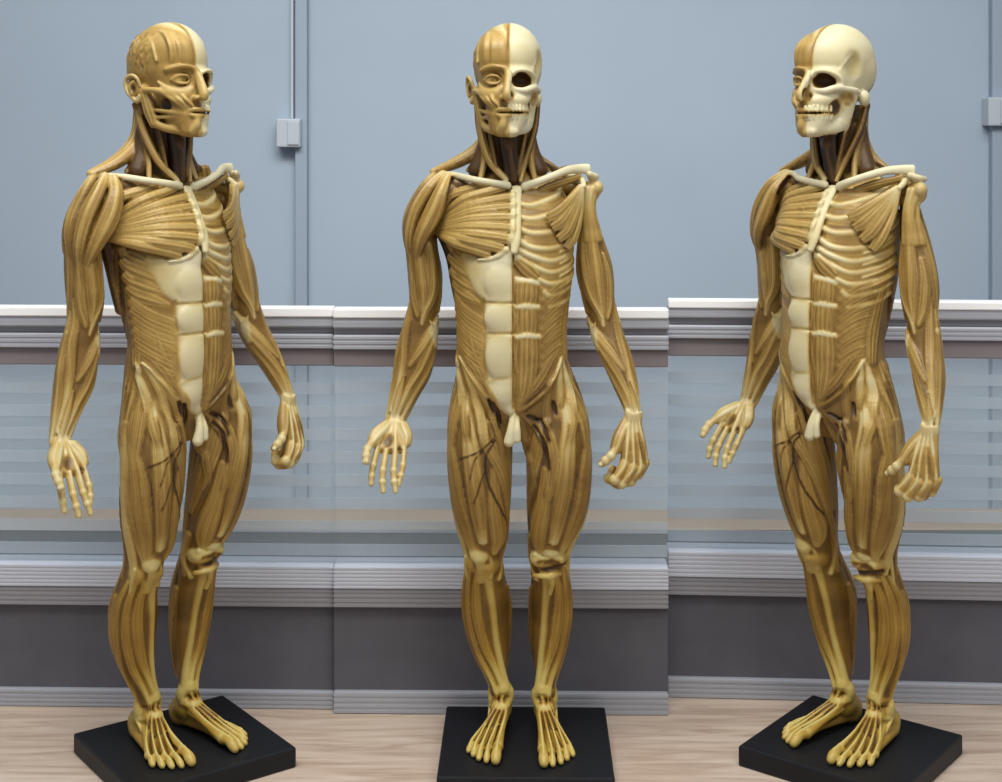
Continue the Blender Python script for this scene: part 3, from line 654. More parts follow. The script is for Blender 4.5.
# ================= neck and head
HC_ = -18
NK = Loft({655:(-18,8,21,22), 640:(-18,9,23,23), 620:(-18,10,22,22), 605:(-17,12,23,22), 592:(-16,14,27,22), 578:(-14,14,34,22)})
NK.fill(pad=-4, tint=.20, k=3)
for s_ in (-1, 1): tube([(HC_+s_*18,12,630), (HC_+s_*23,10,608), (HC_+s_*30,8,590)], [9,9,10], tint=.16, k=2)
tube([(-17,-12,640), (-17,-14,618), (-15,-13,600), (-12,-12,582)], [10,9,8,9], [8,8,7,6], tint=[.16,.14,.12,.12], k=1.5, fib=2, amp=.5)
ell((-16,-20,617), (5,4,6), tint=.16, k=2)
for s_ in (-1, 1):
    c_ = -18; t0 = .5
    tube([(c_+s_*30,10,655), (c_+s_*27,2,630), (c_+s_*18,-10,600), (c_+6+s_*7,-19,580)], ([4,4.4,4,2.4] if s_ < 0 else [2.6,3,2.8,2]), [3,3.4,3,2], tint=([.5,t0,t0,.75] if s_ < 0 else [.3,.3,.38,.6]), k=.7, fib=2)
    tube([(c_+s_*26,11,652), (c_+s_*24,6,628), (c_+s_*23,-1,602), (c_+s_*27,-9,581)], [3,4,3.6,2.6], [3,3.4,3,2.2], tint=[.46,.44,.44,.6], k=.7, fib=2)
    tube([(c_+s_*23,12,640), (c_+s_*25,8,612), (c_+s_*33,4,588)], [3,3,2.6], tint=[.4,.44,.5], k=.7, fib=1)
    tube([(c_+s_*20,-8,640), (c_+s_*15,-12,612), (c_+s_*10,-14,586)], [2.6,3,2.4], tint=[.35,.3,.3], k=.7, fib=1)
    tube([(c_+s_*21,15,636), (c_+s_*26,12,608), (c_+s_*40,10,590)], [3,3,2.6], tint=[.4,.42,.5], k=.7, fib=1)
    if s_ < 0: tube([(c_+s_*15,24,652), (c_+s_*19,21,628), (c_+s_*31,19,610), (c_+s_*52,15,597), (c_+s_*76,16,588)], [8,9,10,9,5], [6,6.5,7,6,3], N=(-.5,-.2,1), tint=[.5,.52,.54,.54,.6], k=1.2, fib=4, amp=.35)
    else: tube([(c_+s_*15,24,650), (c_+s_*18,21,624), (c_+s_*29,20,604), (c_+s_*48,18,590)], [7,6,5,4], [6,5,4,4], N=(.5,0,1), tint=.42, k=1.2, fib=3)

HC = -18.
ell((HC,.5,699), (34,45.5,37), part='body', tint=.52, k=1)
ell((HC,12,688), (33,33,32), tint=.52, k=6)
FA = Loft({623:(HC,-45,9,9), 628:(HC,-38,15,18), 636:(HC,-33,19,23), 646:(HC,-29,22,26), 658:(HC,-25,24,29), 670:(HC,-19,27,32), 682:(HC,-12,30,37), 690:(HC,-7,30,39.5), 700:(HC,-1,26,37)})
FA.fill(pad=-1, tint=.45, k=3, e=2.4)
# nose, brow
tube([(HC+1,-49,685), (HC+.5,-55,676), (HC,-62,665.5), (HC,-63,661.5)], [3.5,3.2,4.0,4.2], [4,5,5,4], tint=.58, k=2)
ell((HC-4,-56,660.5), (3.6,4.6,3.2), tint=.55, k=2)
ell((HC-3,-58,657.6), (1.6,2.4,1.5), sub=True, tint=.08, k=.6)
tube([(HC-2,-49.5,690), (HC-14,-47.5,691.5), (HC-26,-36,688)], [1.6,2.2,1.2], tint=.54, k=6)
# right (fleshed) side of the face
ell((HC-14,-46,678.5), (9.5,6.5,6.2), sub=True, tint=.26, k=1.5)
ell((HC-14,-40.5,678.5), (7.2,7.2,6.4), part='eyeball', tint=.60, k=.3)
tube([(HC-6,-46.5,678), (HC-10,-48.6,682), (HC-17,-47,682), (HC-22,-40,678)], 1.5, tint=.5, k=.7, part='eyelid')
tube([(HC-6,-46.5,678), (HC-10,-48.2,674.9), (HC-17,-46.2,674.7), (HC-22,-40,678)], 1.3, tint=.52, k=.7, part='eyelid')
ell((HC-14,-47.4,678.7), (1.9,1,1.9), part='eyeball', tint=.3, k=.3)
for r_ in (0, 1, 2):
    tube([(HC-5,-49-r_*.2,670.5-r_*1.2), (HC-13,-47.5,667-r_*2), (HC-23,-38,669.5-r_*1.5), (HC-28,-26,676)], [2,2,1.9,.6], tint=.56+.03*r_, k=1.3)
tube([(HC-10,-46,665), (HC-21,-39,665), (HC-29,-26,668), (HC-33,-12,669)], [4.5,4,3,2.5], tint=.56, k=2.5)      # cheek arch
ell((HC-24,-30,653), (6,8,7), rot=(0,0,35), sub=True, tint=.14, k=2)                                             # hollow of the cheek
tube([(HC-30,-8,662), (HC-27,-11,648), (HC-24,-14,636)], [6,7,5.5], [4,4.5,4], N=(-1,-.4,0), tint=[.56,.5,.5], k=1.2, fib=3)     # masseter
for a_, b_ in (((-28,-31,667),(-12,-50,650)), ((-23,-38,666),(-10,-52,651)), ((-16,-45,665),(-8,-55,653)), ((-26,-20,649),(-12,-50,645)), ((-25,-14,642),(-12,-49,643))):
    m_ = [(a_[j]+b_[j])/2 for j in range(3)]; m_[1] -= 2.4; m_[0] -= 1.5
    tube([(HC+a_[0],a_[1],a_[2]), (HC+m_[0],m_[1],m_[2]), (HC+b_[0],b_[1],b_[2])], [1.9,2.0,1.5], tint=.58, k=1.6)
tube([(HC+2,-57,649), (HC-6,-56,649.5), (HC-12,-50,647)], [2.4,2.3,1.5], tint=.56, k=1.0, part='lip')
tube([(HC+2,-56.5,643.8), (HC-6,-55.5,643.5), (HC-12,-49.5,646)], [2.4,2.3,1.4], tint=.58, k=1.0, part='lip')
tube([(HC-10,-49,643), (HC-13,-44,635), (HC-10,-46,629)], [3,3.5,3], tint=.54, k=1.8, fib=2)
tube([(HC-3,-55.5,640), (HC-4,-55.5,634), (HC-6,-52,629)], [3.5,4,4], tint=.6, k=2)
tube([(HC-24,-12,638), (HC-20,-26,632), (HC-12,-42,629), (HC-2,-50,628)], [4,4,4,4], tint=.52, k=2.5)
ell((HC-24,-4,655), (6,12,13), tint=.30, k=3)
ell((HC-30,-2,667), (5,10,7), tint=.45, k=3)
# scalp: forehead strips, temple patch, rim
for i in range(3):
    x = HC-5-i*7; yb = -42+i*i*1.3
    tube([(x,yb+2,690), (x,yb-2,698), (x-.5,yb+.5,712), (x*.93+HC*.07,yb+11,722), (x*.88+HC*.12,yb+20,726)], [4.2], [1,2.2,2.2,2,1], N=(0,-1,.4), tint=[.52,.56,.55,.62,.66], k=2.5)
tube([(HC-30,-26,696), (HC-29,-18,711), (HC-25,-6,721.5)], [1.0], tint=.66, k=2.5)
for i in range(120):
    yy = random.uniform(-14, 42); zz = random.uniform(680, 722)
    q_ = 1-((yy-2)/47)**2-((zz-699)/37)**2
    if q_ < .12: continue
    xx = HC-34*math.sqrt(q_)
    y2 = yy+random.uniform(-5, 5); z2 = zz+random.uniform(2, 6); q2 = max(.05, 1-((y2-2)/47)**2-((z2-699)/37)**2)
    tube([(xx, yy, zz), (HC-34*math.sqrt(q2), y2, z2)], [.8, .6], tint=random.choice([.34,.46,.66,.66]), k=1.2)
# ear
ex, ey, ez = HC-36, 0, 670
tube([(ex+2,ey-4,ez+3), (ex-1,ey-3,ez+10), (ex-3.5,ey+4,ez+13), (ex-5,ey+11,ez+8), (ex-4,ey+10,ez-2), (ex-1,ey+4,ez-9), (ex+1,ey-1,ez-12), (ex+1,ey-4,ez-7)], [1.8,1.9,2,2,2,2.2,2.8,1.6], tint=.66, k=.6, part='ear')
ell((ex-.5,ey+4,ez+1), (2.6,7,10), rot=(0,0,18), tint=.45, k=.6, part='ear')
tube([(ex-2,ey+1,ez+7), (ex-3.5,ey+6,ez+2), (ex-2.5,ey+3,ez-5)], 1.5, tint=.62, k=.5, part='ear')
ell((ex-3,ey+1,ez), (2.2,2.6,3.6), sub=True, tint=.1, k=.6)

# ---- left half: bare skull (everything right of the midline is bone)
sk = dict(part='skull')
ell((HC+1.5,.5,699.5), (33,45.5,37.3), tint=.93, k=.01, **sk)
tube([(HC+28,-12,668), (HC+25,-15,655), (HC+23,-18,643), (HC+21.5,-21,637)], [7.5,7.5,7.5,6.5], [2.8,2.8,3,3.4], N=(1,-.25,0), tint=.93, k=2, **sk)   # ramus
tube([(HC+21,-20,636), (HC+18,-29,633), (HC+12,-41,631), (HC+4,-50,630), (HC,-51,630)], [7,6.5,6,6,6], [3.4,3.4,3.8,4,4], N=np.array([(1,-.2,0),(1,-.4,0),(.8,-.8,0),(.2,-1,0),(0,-1,0)]), tint=.93, k=2, **sk)
ell((HC+4,-52,628), (7,4,4.5), tint=.93, k=2, **sk)
# limit bone to the left half
def half_split():
    i0, i1 = sl((HC+1.2, -92, 600), (HI[0], 84, 745))
    s = (slice(i0[0], i1[0]), slice(i0[1], i1[1]), slice(i0[2], i1[2]))
    P = VP[s]; T = VT[s]; U = VU[s]
    z = gz[i0[2]:i1[2]][None, None, :]; y = gy[None, i0[1]:i1[1], None]
    m = np.broadcast_to((z > 620+np.clip(y+60, 0, 60)*.13+np.clip(y+14, 0, 60)*1.35), P.shape) & (P != pid('lip'))
    P[m] = pid('skull'); T[m] = .93; U[m] = 0
    i0, i1 = sl((LO[0], -92, 620), (HC+1.2, 84, 745))
    s = (slice(i0[0], i1[0]), slice(i0[1], i1[1]), slice(i0[2], i1[2]))
    P = VP[s]; P[P == pid('skull')] = 0
    T = VT[s]; T[(T > .9)] = .6
half_split()
ell((HC+35,-20,692), (7,13,15), rot=(0,0,22), sub=True, tint=.84, k=6)                       # temple hollow
tube([(HC+24,-31,688), (HC+27.5,-23,699), (HC+28,-8,710), (HC+29.5,10,709)], 1.0, tint=.9, k=2.5, **sk)
ell((HC+15,-45,677.5), (10.6,14,8.2), rot=(0,8,0), sub=True, tint=.16, k=1.4)             # eye socket
tube([(HC+5,-47.5,683.5), (HC+11,-48.5,687.5), (HC+20,-44,687), (HC+26.5,-34,681), (HC+27,-31,674)], [1.8,2,2.2,2.2,2.2], tint=.92, k=2.5, **sk)
tube([(HC+8,-48,669), (HC+17,-46,668), (HC+25,-38,671), (HC+29,-27,670), (HC+31.5,-14,669), (HC+30,-6,668)], [2.2,3.2,3.4,3,2.9,3.4], [2.2,3,3,2,1.9,2.2], tint=.92, k=1.6, **sk)
ell((HC+28,-24,660), (5,11,7), sub=True, tint=.5, k=3)                                     # under the arch
ell((HC+4.2,-57,664), (3.4,7,7), rot=(0,-12,0), sub=True, tint=.16, k=.8)                   # nose opening
tube([(HC+1.5,-50,686), (HC+2.8,-54,679), (HC+1.6,-56,674)], [2.2,2,1.2], tint=.92, k=1.5, **sk)
tube([(HC+8,-49,658), (HC+15,-43,659), (HC+19,-35,660)], [4,5,4], tint=.9, k=3, **sk)
ell((HC+24.5,-33,651), (5.5,10,8.5), rot=(0,0,-25), sub=True, tint=.16, k=1.5)                    # gap behind the teeth
ell((HC+29,5,662), (5.5,6.5,8), tint=.9, k=3, **sk)                                           # mastoid
for i in range(7):
    th = R(5+i*11); rx, ry = 20.2, 27.0
    x_ = HC+rx*math.sin(th); y_ = -29.5-ry*math.cos(th)
    r_ = 2.0
    tube([(x_,y_,653), (x_*1.0,y_-.6,648.6)], [r_*.8,r_], tint=.97, part='tooth', k=.3)
    tube([(x_-.2,y_+1,644.6), (x_-.2,y_+1.2,640.6)], [r_*.95,r_*.8], tint=.95, part='tooth', k=.3)
tube([(HC+1,-56,646.6), (HC+9,-53,646.6), (HC+15.5,-44,646.6), (HC+18.5,-35,646.6)], [.8], 2.2, N=(0,-1,0), sub=True, tint=.12, k=.4)
# seam down the middle
tube([(HC+.8,-46.5,690), (HC+.8,-46,703), (HC+.8,-35.5,722), (HC+.8,-17,734.5), (HC+.8,5,737), (HC+.8,28,730), (HC+.8,46,707)], [.7], 1.3, N=(0,-1,.5), sub=True, tint=.4, k=.6)

# ================= arms
ARM = {
 -1: Loft({580:(-86,12,8,8), 572:(-90,12,13,13), 560:(-97,10,16,17), 545:(-103,9,17.5,20), 530:(-105.5,9,16.5,20), 509:(-104.5,11,16.2,19.5), 489:(-102,13,16.5,19.5), 470:(-101,14,17,20), 455:(-101.5,13,16.5,17.5),
      439:(-104.5,12,16,15), 425:(-108,12,18,14), 410:(-110,12,20,14), 395:(-112,11,20.5,13), 379:(-117,10,18,12), 359:(-124,9,14.5,10), 345:(-129,8,12,8), 334:(-132,6,11.5,7)}, -1),
 1: Loft({578:(64,11,7,8), 570:(65,11,9,10), 560:(63,9,8,11), 545:(62,9,8.5,12), 530:(64,10,11,15), 509:(66,11,15,18), 489:(69,9,18,19.5), 470:(71.5,7,17,20), 450:(75,4,16,18),
      430:(80,0,15.5,16), 411:(87,-7,15.5,15), 393:(94,-15,14,14), 374:(100,-23,11,11), 360:(103.5,-28,9,9), 350:(105,-31,8.5,7)}, 1)}
for s_, am in ARM.items():
    am.fill(pad=-2.2, tint=.32, k=2)
    ak = dict(k=.7, fib=2, amp=.35, stripe=.06)
    top = 516 if s_ < 0 else 568
    up = [(top, 10), (520, 5), (490, -5), (465, -5), (446, 0), (434, 0)]
    am.muscle([(top,-35),(min(525,top-4),-40),(495,-38),(468,-30),(448,-8),(436,-5)], [3,5,8,8,4,1.2], [3,4,6,6,4,1.2], tint=[.6,.5,.46,.46,.6,.85], **ak)
    am.muscle([(top,5),(min(525,top-4),8),(495,8),(468,4),(450,2)], [3,5,7.5,7,3], [3,4.5,6,6,3], tint=[.6,.5,.46,.46,.6], **ak)
    am.muscle([(505,50),(485,52),(460,44),(444,20)], [3,6,6,3], [3,4,4,3], tint=.46, **ak)
    am.muscle([(545,95),(520,92),(492,90),(468,98),(448,120)], [3,6,8.5,7,3], [3,5,6,5,3], tint=[.5,.46,.46,.46,.7], **ak)
    am.muscle([(550,150),(515,140),(480,140),(455,155),(440,170)], [4,7,9,7,4], [4,5,6,5,4], tint=[.46,.46,.46,.6,.75], **ak)
    am.muscle([(550,-140),(515,-115),(485,-105),(460,-120),(445,-150)], [4,7,8,6,3], [4,5,6,4,3], tint=.45, **ak)
    am.muscle([(520,-75),(495,-72),(468,-70),(448,-75)], [3,5,5,3], [3,4,4,3], tint=.45, **ak)
    ell(am.pt(437,-100,.85), (4,4,5), tint=.8, k=2); ell(am.pt(437,90,.85), (4,4,5), tint=.7, k=2)
    ell(am.pt(440,180,.9), (6,5,8), tint=.75, k=2)
    # forearm
    lo_ = 338 if s_ < 0 else 354
    am.muscle([(468,72),(448,66),(425,55),(402,42),(378,38),(lo_+10,45)], [3,5.5,6.5,5.5,3,1.6], [3,4.5,5,4,2.5,1.6], tint=[.46,.46,.46,.48,.7,.85], **ak)
    am.muscle([(455,88),(432,88),(408,80),(382,75),(lo_,78)], [3,5.5,6,4.5,1.8], [3,4.5,4.5,3.5,1.8], tint=[.5,.46,.46,.5,.85], **ak)
    am.muscle([(445,125),(420,120),(395,115),(370,112),(lo_,115)], [4,6,6.5,5,2.2], [3,4.5,5,4,2], tint=[.5,.46,.46,.5,.8], **ak)
    am.muscle([(442,-85),(425,-50),(408,-15),(394,12)], [3,6,5.5,3], [3,4.5,4.5,2.5], tint=[.8,.6,.5,.46], **ak)
    am.muscle([(442,-90),(415,-55),(390,-28),(370,-12),(lo_,2)], [3,6,6,4,1.6], [3,4.5,4.5,3.5,1.8], tint=[.8,.52,.46,.6,.88], **ak)
    am.muscle([(442,-100),(415,-85),(388,-62),(366,-50),(lo_,-38)], [3,6,6,4,1.6], [3,4.5,4.5,3.5,1.8], tint=[.8,.5,.46,.55,.88], **ak)
    am.muscle([(440,-130),(412,-118),(385,-100),(362,-92),(lo_,-88)], [4,7,6.5,4.5,2], [3,5,5,3.5,1.8], tint=[.6,.46,.46,.5,.8], **ak)
    am.muscle([(385,18),(366,20),(lo_,20)], [1,3.5,1.8], [1,2.5,1.5], tint=[.4,.6,.86], **ak)
    # cream aponeurosis at the crook of the elbow
    am.muscle([(440,-30),(428,-58),(412,-70)], [.6,4.5,2], [.5,1.3,.8], off=.2, tint=[.6,.86,.7], k=3)
# deltoid, right shoulder
dk = dict(k=.6, fib=2, amp=.35)
tube([(-77,1,583), (-83,-12,569), (-92,-16,547), (-105,-12,520), (-110,1,495)], [5,7.5,9.5,7,2.5], [4,6,6.5,5,2.5], N=(-.3,-1,.1), tint=[.75,.52,.5,.48,.46], **dk)
tube([(-84,6,585), (-96,-3,572), (-110,-5,548), (-116,-2,520), (-112,5,495)], [4,6.5,7.5,6,2.5], [4,6,6,5,2.5], N=(-.8,-.7,.2), tint=[.78,.52,.48,.48,.46], **dk)
tube([(-92,14,585), (-104,11,570), (-117,10,545), (-119,9,520), (-113,8,495)], [4,6.5,8,6,2.5], [4,5,5.5,4.5,2.5], N=(-1,.1,.2), tint=[.75,.5,.48,.46,.46], **dk)
tube([(-86,22,583), (-98,25,565), (-110,26,540), (-115,20,515), (-112,12,495)], [5,8,8,6,2.5], [4,6,6,5,2.5], N=(-.6,.8,.2), tint=[.7,.48,.46,.46,.46], **dk)
tube([(-73,-2,582), (-77,-12,568), (-86,-15,550)], [1.5,1.8,1.2], 4, tint=.08, sub=True, k=1)
# left shoulder blade behind, humeral head and its cords
tube([(26,26,574), (44,21,572), (58,16,570), (66,13,567)], [9,7,6,6], tint=.36, k=2)
tube([(50,22,560), (58,17,556), (63,13,552)], [8,6,5], tint=.34, k=2)
tube([(64,8,585), (67,9,577), (67,9,570)], [3,3,3], tint=.7, k=1.5)
ell((66,12,568), (9,10,10), tint=.6, k=2)
ell((72,8,572), (6,7,7), tint=.66, k=2)
for a_ in (-30, 10, 50, 90): ARM[1].muscle([(572,a_),(550,a_*.9),(520,a_*.8)], [2.5,3,4], [2.2,2.5,3], tint=[.72,.6,.5], k=.6)

# ================= hands
def finger(pts, r, tint=(.7,.62,.8), nail=None):
    n_ = len(pts); tube(pts, list(np.linspace(r, r*.78, n_)), tint=list(tint), k=.5)
    for i in range(1, n_-1): ell(pts[i], (r*1.12,)*3, tint=.8, k=.7)
    if nail is not None: ell(np.array(pts[-1])+np.array(nail)*r*.65, (r*.6, r*.6, r*.6), part='fingernail', tint=.9, k=.2)
# right hand: open, palm to the front
wr = np.array([-131., 5., 338.])
mc = [(-146,-19,317), (-137.5,-22,313), (-128.5,-21,313), (-120,-16,316)]
pi_ = [(-149.5,-30,301), (-139.5,-34,297), (-129,-33,296.5), (-120.5,-28,301)]
di = [(-150.5,-35,292), (-139.5,-39,287), (-128,-38.5,287), (-122,-33,292)]
ti = [(-150.5,-37.5,284.5), (-138.5,-41.5,278.5), (-126.5,-41,278.5), (-124,-36.5,283.5)]
tube([wr, (-132,-3,330), (-133,-13,320), (-133,-19,314)], [10,13,14.5,15], [6.5,6.5,5.5,4.5], N=(0,-.85,.5), tint=[.55,.5,.5,.55], k=1.5)
for i in range(4):
    finger([mc[i], pi_[i], di[i], ti[i]], 3.4 if i < 3 else 3.0, nail=(0, .7, -.3))
    w0 = wr+np.array([-4+i*2.6, -6, 2])
    tube([w0+np.array((0,6,14)), w0, (mc[i][0]*.5+w0[0]*.5, mc[i][1]*.5+w0[1]*.5-3.6, mc[i][2]*.5+w0[2]*.5), (mc[i][0], mc[i][1]-3.2, mc[i][2]+1), (pi_[i][0], pi_[i][1]-2.6, pi_[i][2])], [1.1,1.2,1.1,1.1,.9], tint=.84, k=.5)
tube([(-139,-3,334), (-147,-14,327), (-151,-22,322)], [6,7.5,5], [6,6.5,5], tint=[.72,.8,.7], k=1.2, fib=2)                    # thumb ball
finger([(-150,-20,324), (-155,-31,317), (-155.5,-37,311.5), (-155,-41,307)], 4.0, tint=(.7,.7,.82,.8), nail=(-.7,0,0))
tube([(-123,-3,334), (-119,-10,326), (-118.5,-15,319)], [5.5,6,4.5], [5.5,5.5,4.5], tint=[.72,.74,.66], k=1.2, fib=2)            # little-finger ball
ell((-136,-19,325), (4.5,3.5,8), rot=(-25,15,0), sub=True, tint=.22, k=2.5)
for i in range(3):
    a_ = (np.array(mc[i])+np.array(mc[i+1]))/2; tube([a_+np.array((0,-4,8)), a_+np.array((0,-4.5,0))], [1,1.3], 2.5, sub=True, tint=.16, k=1)
# left hand: loosely closed, back of the hand to the front
wl = np.array([105., -31., 350.])
ml = [(95,-50,308), (103,-50,304.5), (110.5,-46,304), (116.5,-39,307)]
pl = [(86,-54,294), (93,-51,289.5), (101.5,-46,290.5), (110,-38,295)]
dl = [(80.5,-45,293), (87,-41,288), (95,-36,288.5), (103,-30,293)]
tl = [(85,-37,300), (91,-34,297), (98,-30,298), (104,-27,302)]
tube([wl, (104.5,-36,338), (105,-42,322), (105,-44,308)], [8,10,13,14.5], [6.5,6.5,6.8,6.5], N=np.array([(0,-1,0),(.2,-1,0),(.3,-1,0),(.35,-1,0)]), tint=[.6,.5,.46,.45], k=1.5)
tube([(104,-43,308), (100,-44,299), (97,-42,292)], [13,12,11], [7,7.5,6], N=(.25,-1,-.1), tint=.42, k=2)
for i in range(4):
    finger([ml[i], pl[i], dl[i], tl[i]], 4.8 if i < 3 else 4.2, tint=(.62,.5,.56,.5), nail=(-.5,.3,.3))
    w0 = wl+np.array([-4+i*2.6, -6, 4])
    tube([w0+np.array((0,8,14)), w0, (ml[i][0]*.5+w0[0]*.5+.5, ml[i][1]*.5+w0[1]*.5-3.2, ml[i][2]*.5+w0[2]*.5), (ml[i][0]+.5, ml[i][1]-4.2, ml[i][2]+1), (pl[i][0]+.5, pl[i][1]-4.0, pl[i][2]+3)], [1.2,1.2,1.2,1.3,1.0], tint=.84, k=.5)
    if i < 3: tube([(ml[i][0]*.4+wl[0]*.6+2, ml[i][1]*.4+wl[1]*.6-7.5, 336), ((ml[i][0]+ml[i+1][0])/2, (ml[i][1]+ml[i+1][1])/2-6, 314)], [.8,1.3], 1.5, sub=True, tint=.28, k=1)
tube([(98,-35,345), (91,-43,332), (87,-48,322)], [5,6.5,5.5], tint=[.6,.55,.55], k=1.5, fib=2)
finger([(88,-48,324), (82,-52,316), (77,-52,311.5), (73,-51,308)], 4.2, tint=(.7,.7,.7,.4), nail=(-.3,-.7,0))
tube([(97,-33,354), (100,-39.5,352), (108,-39.5,351), (113.5,-33,352)], [4.5], 1.0, N=np.array([(-1,-.5,0),(-.3,-1,0),(.4,-1,0),(1,-.5,0)]), tint=.8, k=1.4)

# ------------------------------------------------------------------ surface extraction (surface nets)
def surface(D):
    inside = D < 0
    c = [inside[i:NX-1+i, j:NY-1+j, l:NZ-1+l] for i in (0, 1) for j in (0, 1) for l in (0, 1)]
    s = sum(x.astype(np.uint8) for x in c); act = (s > 0) & (s < 8)
    idx = np.full(act.shape, -1, np.int32); I, J, K = np.nonzero(act); n = len(I); idx[I, J, K] = np.arange(n)
    pos = np.zeros((n, 3)); cnt = np.zeros(n)
    cor = [(i, j, l) for i in (0, 1) for j in (0, 1) for l in (0, 1)]
    val = {q: D[I+q[0], J+q[1], K+q[2]].astype(float) for q in cor}
    for a in cor:
        for ax in range(3):
            if a[ax] == 0:
                b = list(a); b[ax] = 1; b = tuple(b); va, vb = val[a], val[b]
                m = (va < 0) != (vb < 0); t = np.where(m, va/(np.where(m, va-vb, 1)), 0)
                p = np.array(a)[None, :]+np.zeros((n, 3)); p[:, ax] += t; pos[m] += p[m]; cnt += m
    V = LO+VOX*(np.stack([I, J, K], 1)+pos/cnt[:, None])
    lab = np.zeros(n, np.int32); tin = np.zeros(n); pha = np.zeros(n); best = np.full(n, 1e9)
    for q in cor:
        ad = np.abs(val[q]); m = ad < best; best = np.where(m, ad, best)
        lab = np.where(m, VP[I+q[0], J+q[1], K+q[2]], lab); tin += VT[I+q[0], J+q[1], K+q[2]]/8; pha += VU[I+q[0], J+q[1], K+q[2]]/8
    Q = []
    for ax in range(3):
        sh_ = [slice(1, None)]*3; lo_ = [slice(1, -1)]*3
        a = [slice(1, -1)]*3; b = [slice(1, -1)]*3; a[ax] = slice(0, -1); b[ax] = slice(1, None)
        A_, B_ = inside[tuple(a)], inside[tuple(b)]
        e = np.argwhere(A_ != B_); fl = A_[tuple(e.T)]
        off = np.ones(3, int); off[ax] = 0; e = e+off
        u, v = [(1, 2), (2, 0), (0, 1)][ax]
        def cell(du, dv):
            q = e.copy(); q[:, u] += du; q[:, v] += dv; return idx[tuple(q.T)]
        f = np.stack([cell(-1, -1), cell(0, -1), cell(0, 0), cell(-1, 0)], 1)
        f[~fl] = f[~fl][:, ::-1]; Q.append(f)
    Q = np.vstack(Q); Q = Q[(Q >= 0).all(1)]
    return V, Q, lab, tin, pha
V_, Q_, lab_, tin_, pha_ = surface(VD)
# drop stray crumbs: keep vertices connected to the main surface
def components(n, Q):
    p = np.arange(n)
    for _ in range(400):
        m = p[Q].min(1); q = p.copy()
        np.minimum.at(q, Q.ravel(), np.repeat(m, 4)); q = q[q]
        if (q == p).all(): break
        p = q
    return p
comp = components(len(V_), Q_); main = np.bincount(comp).argmax(); Q_ = Q_[comp[Q_[:, 0]] == main]
# relax a little, keep the detail
for lam in (.45, -.2):
    acc = np.zeros_like(V_); c_ = np.zeros(len(V_))
    for a in range(4):
        np.add.at(acc, Q_[:, a], V_[Q_[:, (a+1) % 4]]+V_[Q_[:, (a+3) % 4]]); np.add.at(c_, Q_[:, a], 2)
    mv = acc/np.maximum(c_, 1)[:, None]-V_; mv[c_ == 0] = 0; V_ = V_+lam*mv
V_[:, 2] = np.maximum(V_[:, 2], 19.6)
fn = np.cross(V_[Q_[:, 2]]-V_[Q_[:, 0]], V_[Q_[:, 3]]-V_[Q_[:, 1]]); vn = np.zeros_like(V_)
for a in range(4): np.add.at(vn, Q_[:, a], fn)
vn /= np.linalg.norm(vn, axis=1)[:, None]+1e-9
warm = np.clip((330-V_[:, 2])/160, 0, 1)*.9+.05
# face labels; tiny specks of a part go back to the body
fl_ = np.median(lab_[Q_], axis=1).astype(int); fl_ = np.where((lab_[Q_] == fl_[:, None]).any(1), fl_, lab_[Q_[:, 0]])

def part_mesh(name, faces):
    u, inv = np.unique(Q_[faces], return_inverse=True); inv = inv.reshape(-1, 4)
    me = bpy.data.meshes.new(name); me.vertices.add(len(u)); me.vertices.foreach_set('co', (V_[u]*MM).astype(np.float32).ravel())
    me.loops.add(len(inv)*4); me.loops.foreach_set('vertex_index', inv.ravel().astype(np.int32))
    me.polygons.add(len(inv)); me.polygons.foreach_set('loop_start', np.arange(0, len(inv)*4, 4, dtype=np.int32))
    me.update(calc_edges=True); me.polygons.foreach_set('use_smooth', np.ones(len(inv), bool))
    at = me.color_attributes.new('tint', 'FLOAT_COLOR', 'POINT')
    at.data.foreach_set('color', np.stack([tin_[u], warm[u], pha_[u], u*0+1], 1).astype(np.float32).ravel())
    me.normals_split_custom_set_from_vertices([tuple(x) for x in vn[u]])
    me.materials.append(M_resin); return me

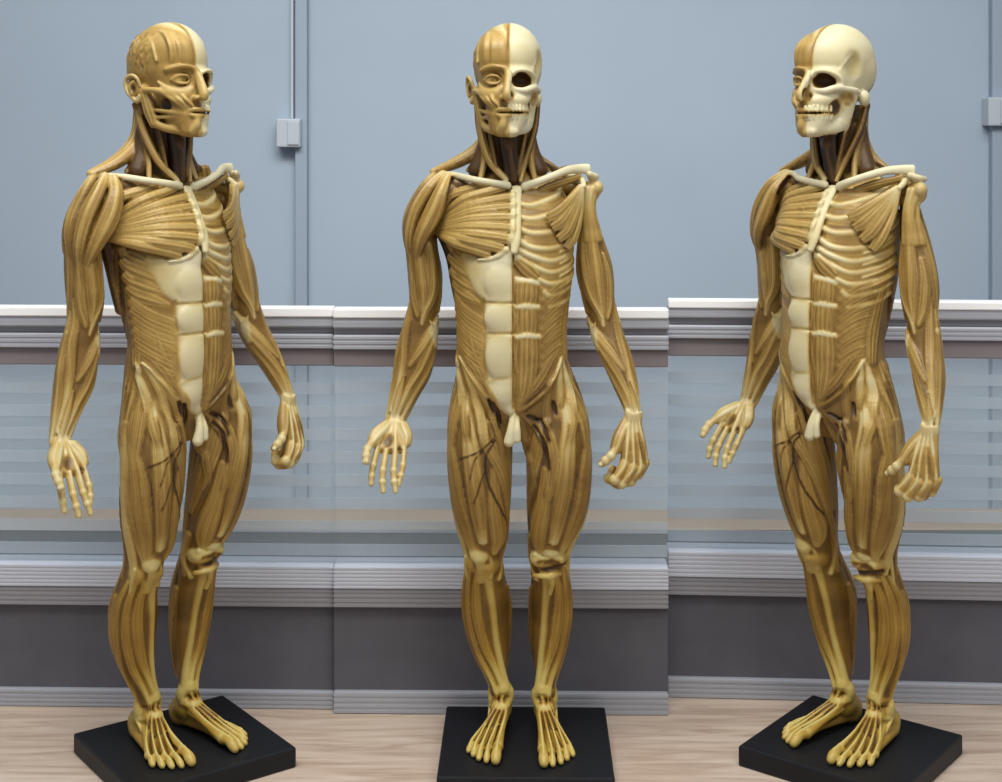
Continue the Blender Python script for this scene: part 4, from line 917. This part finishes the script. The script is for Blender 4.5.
MESHES = []       # (part name, mesh, parent part)
SINGLE = ('body', 'skull', 'abdominal_sheath', 'sternum', 'ear', 'eyeball', 'lip')
sub_of = {'tooth': 'skull'}
body_extra = []
for pi0, pn in enumerate(PARTS):
    if pn == 'body': continue
    f = np.nonzero(fl_ == pi0)[0]
    if not len(f): continue
    cc = components(len(V_), Q_[f])[Q_[f][:, 0]]
    ids, cn = np.unique(cc, return_counts=True); order = np.argsort(-cn)
    keep_ = [ids[o_] for o_ in order if cn[o_] >= (20 if pn in ('tooth', 'toenail', 'fingernail', 'eyelid') else 60)/(VOX/1.5)**2*.6]
    if pn in SINGLE: keep_ = keep_[:1] if pn != 'abdominal_sheath' else keep_
    bad = f[~np.isin(cc, keep_)]; fl_[bad] = 0
    if pn == 'abdominal_sheath' or pn in SINGLE:
        g = f[np.isin(cc, keep_)]
        if len(g): MESHES.append((pn, part_mesh(pn, g)))
    else:
        for k0 in keep_: MESHES.append((pn, part_mesh(pn, f[cc == k0])))
MESHES.insert(0, ('body', part_mesh('body', np.nonzero(fl_ == 0)[0])))
del VD, VT, VP, VU

def base_mesh(h=.080):
    b = MB(); b.box(-h, h, -h, h, 0, .020, .0022)
    me = bpy.data.meshes.new('base_plate'); me.from_pydata(b.V, [], b.F); me.materials.append(M_black); return me
ME_base = base_mesh(.0825); ME_base_wide = base_mesh(.084)

def make_figure(loc, yaw, label, base, turn):
    root = bpy.data.objects.new('anatomical_figure', None); col.objects.link(root)
    root.location = loc; root.rotation_euler = (0, 0, R(yaw))
    root['label'] = label; root['category'] = 'anatomical figure'; root['group'] = 'flayed anatomical figures on black bases'
    o = bpy.data.objects.new('base_plate', base); col.objects.link(o); o.parent = root; o.rotation_euler[2] = R(turn); o['label'] = 'square black base plate'
    par = {}
    for pn, me in MESHES:
        o = bpy.data.objects.new(pn, me); col.objects.link(o)
        o.parent = par.get(sub_of.get(pn, ''), root)
        par.setdefault(pn, o)
        if pn == 'body': o['label'] = 'standing flayed male body with ochre muscles'
        if pn == 'skull': o['label'] = 'bare cream half skull'
    return root
make_figure((X(183.6, 1.41), 0, 0), 33.2+12.7, 'ochre flayed anatomical figure on a black base, leftmost, turned to show its fleshed half face', ME_base, -9)
make_figure((X(525.7, 1.41), 0, 0), 0-1.0, 'ochre flayed anatomical figure on a black base, in the middle, facing straight ahead', ME_base_wide, 0)
make_figure((X(851.5, 1.41), 0, 0), -32.5-14.0, 'ochre flayed anatomical figure on a black base, rightmost, turned to show its bare skull half', ME_base, 8)
print('figure verts', len(V_), 'parts', len(MESHES))
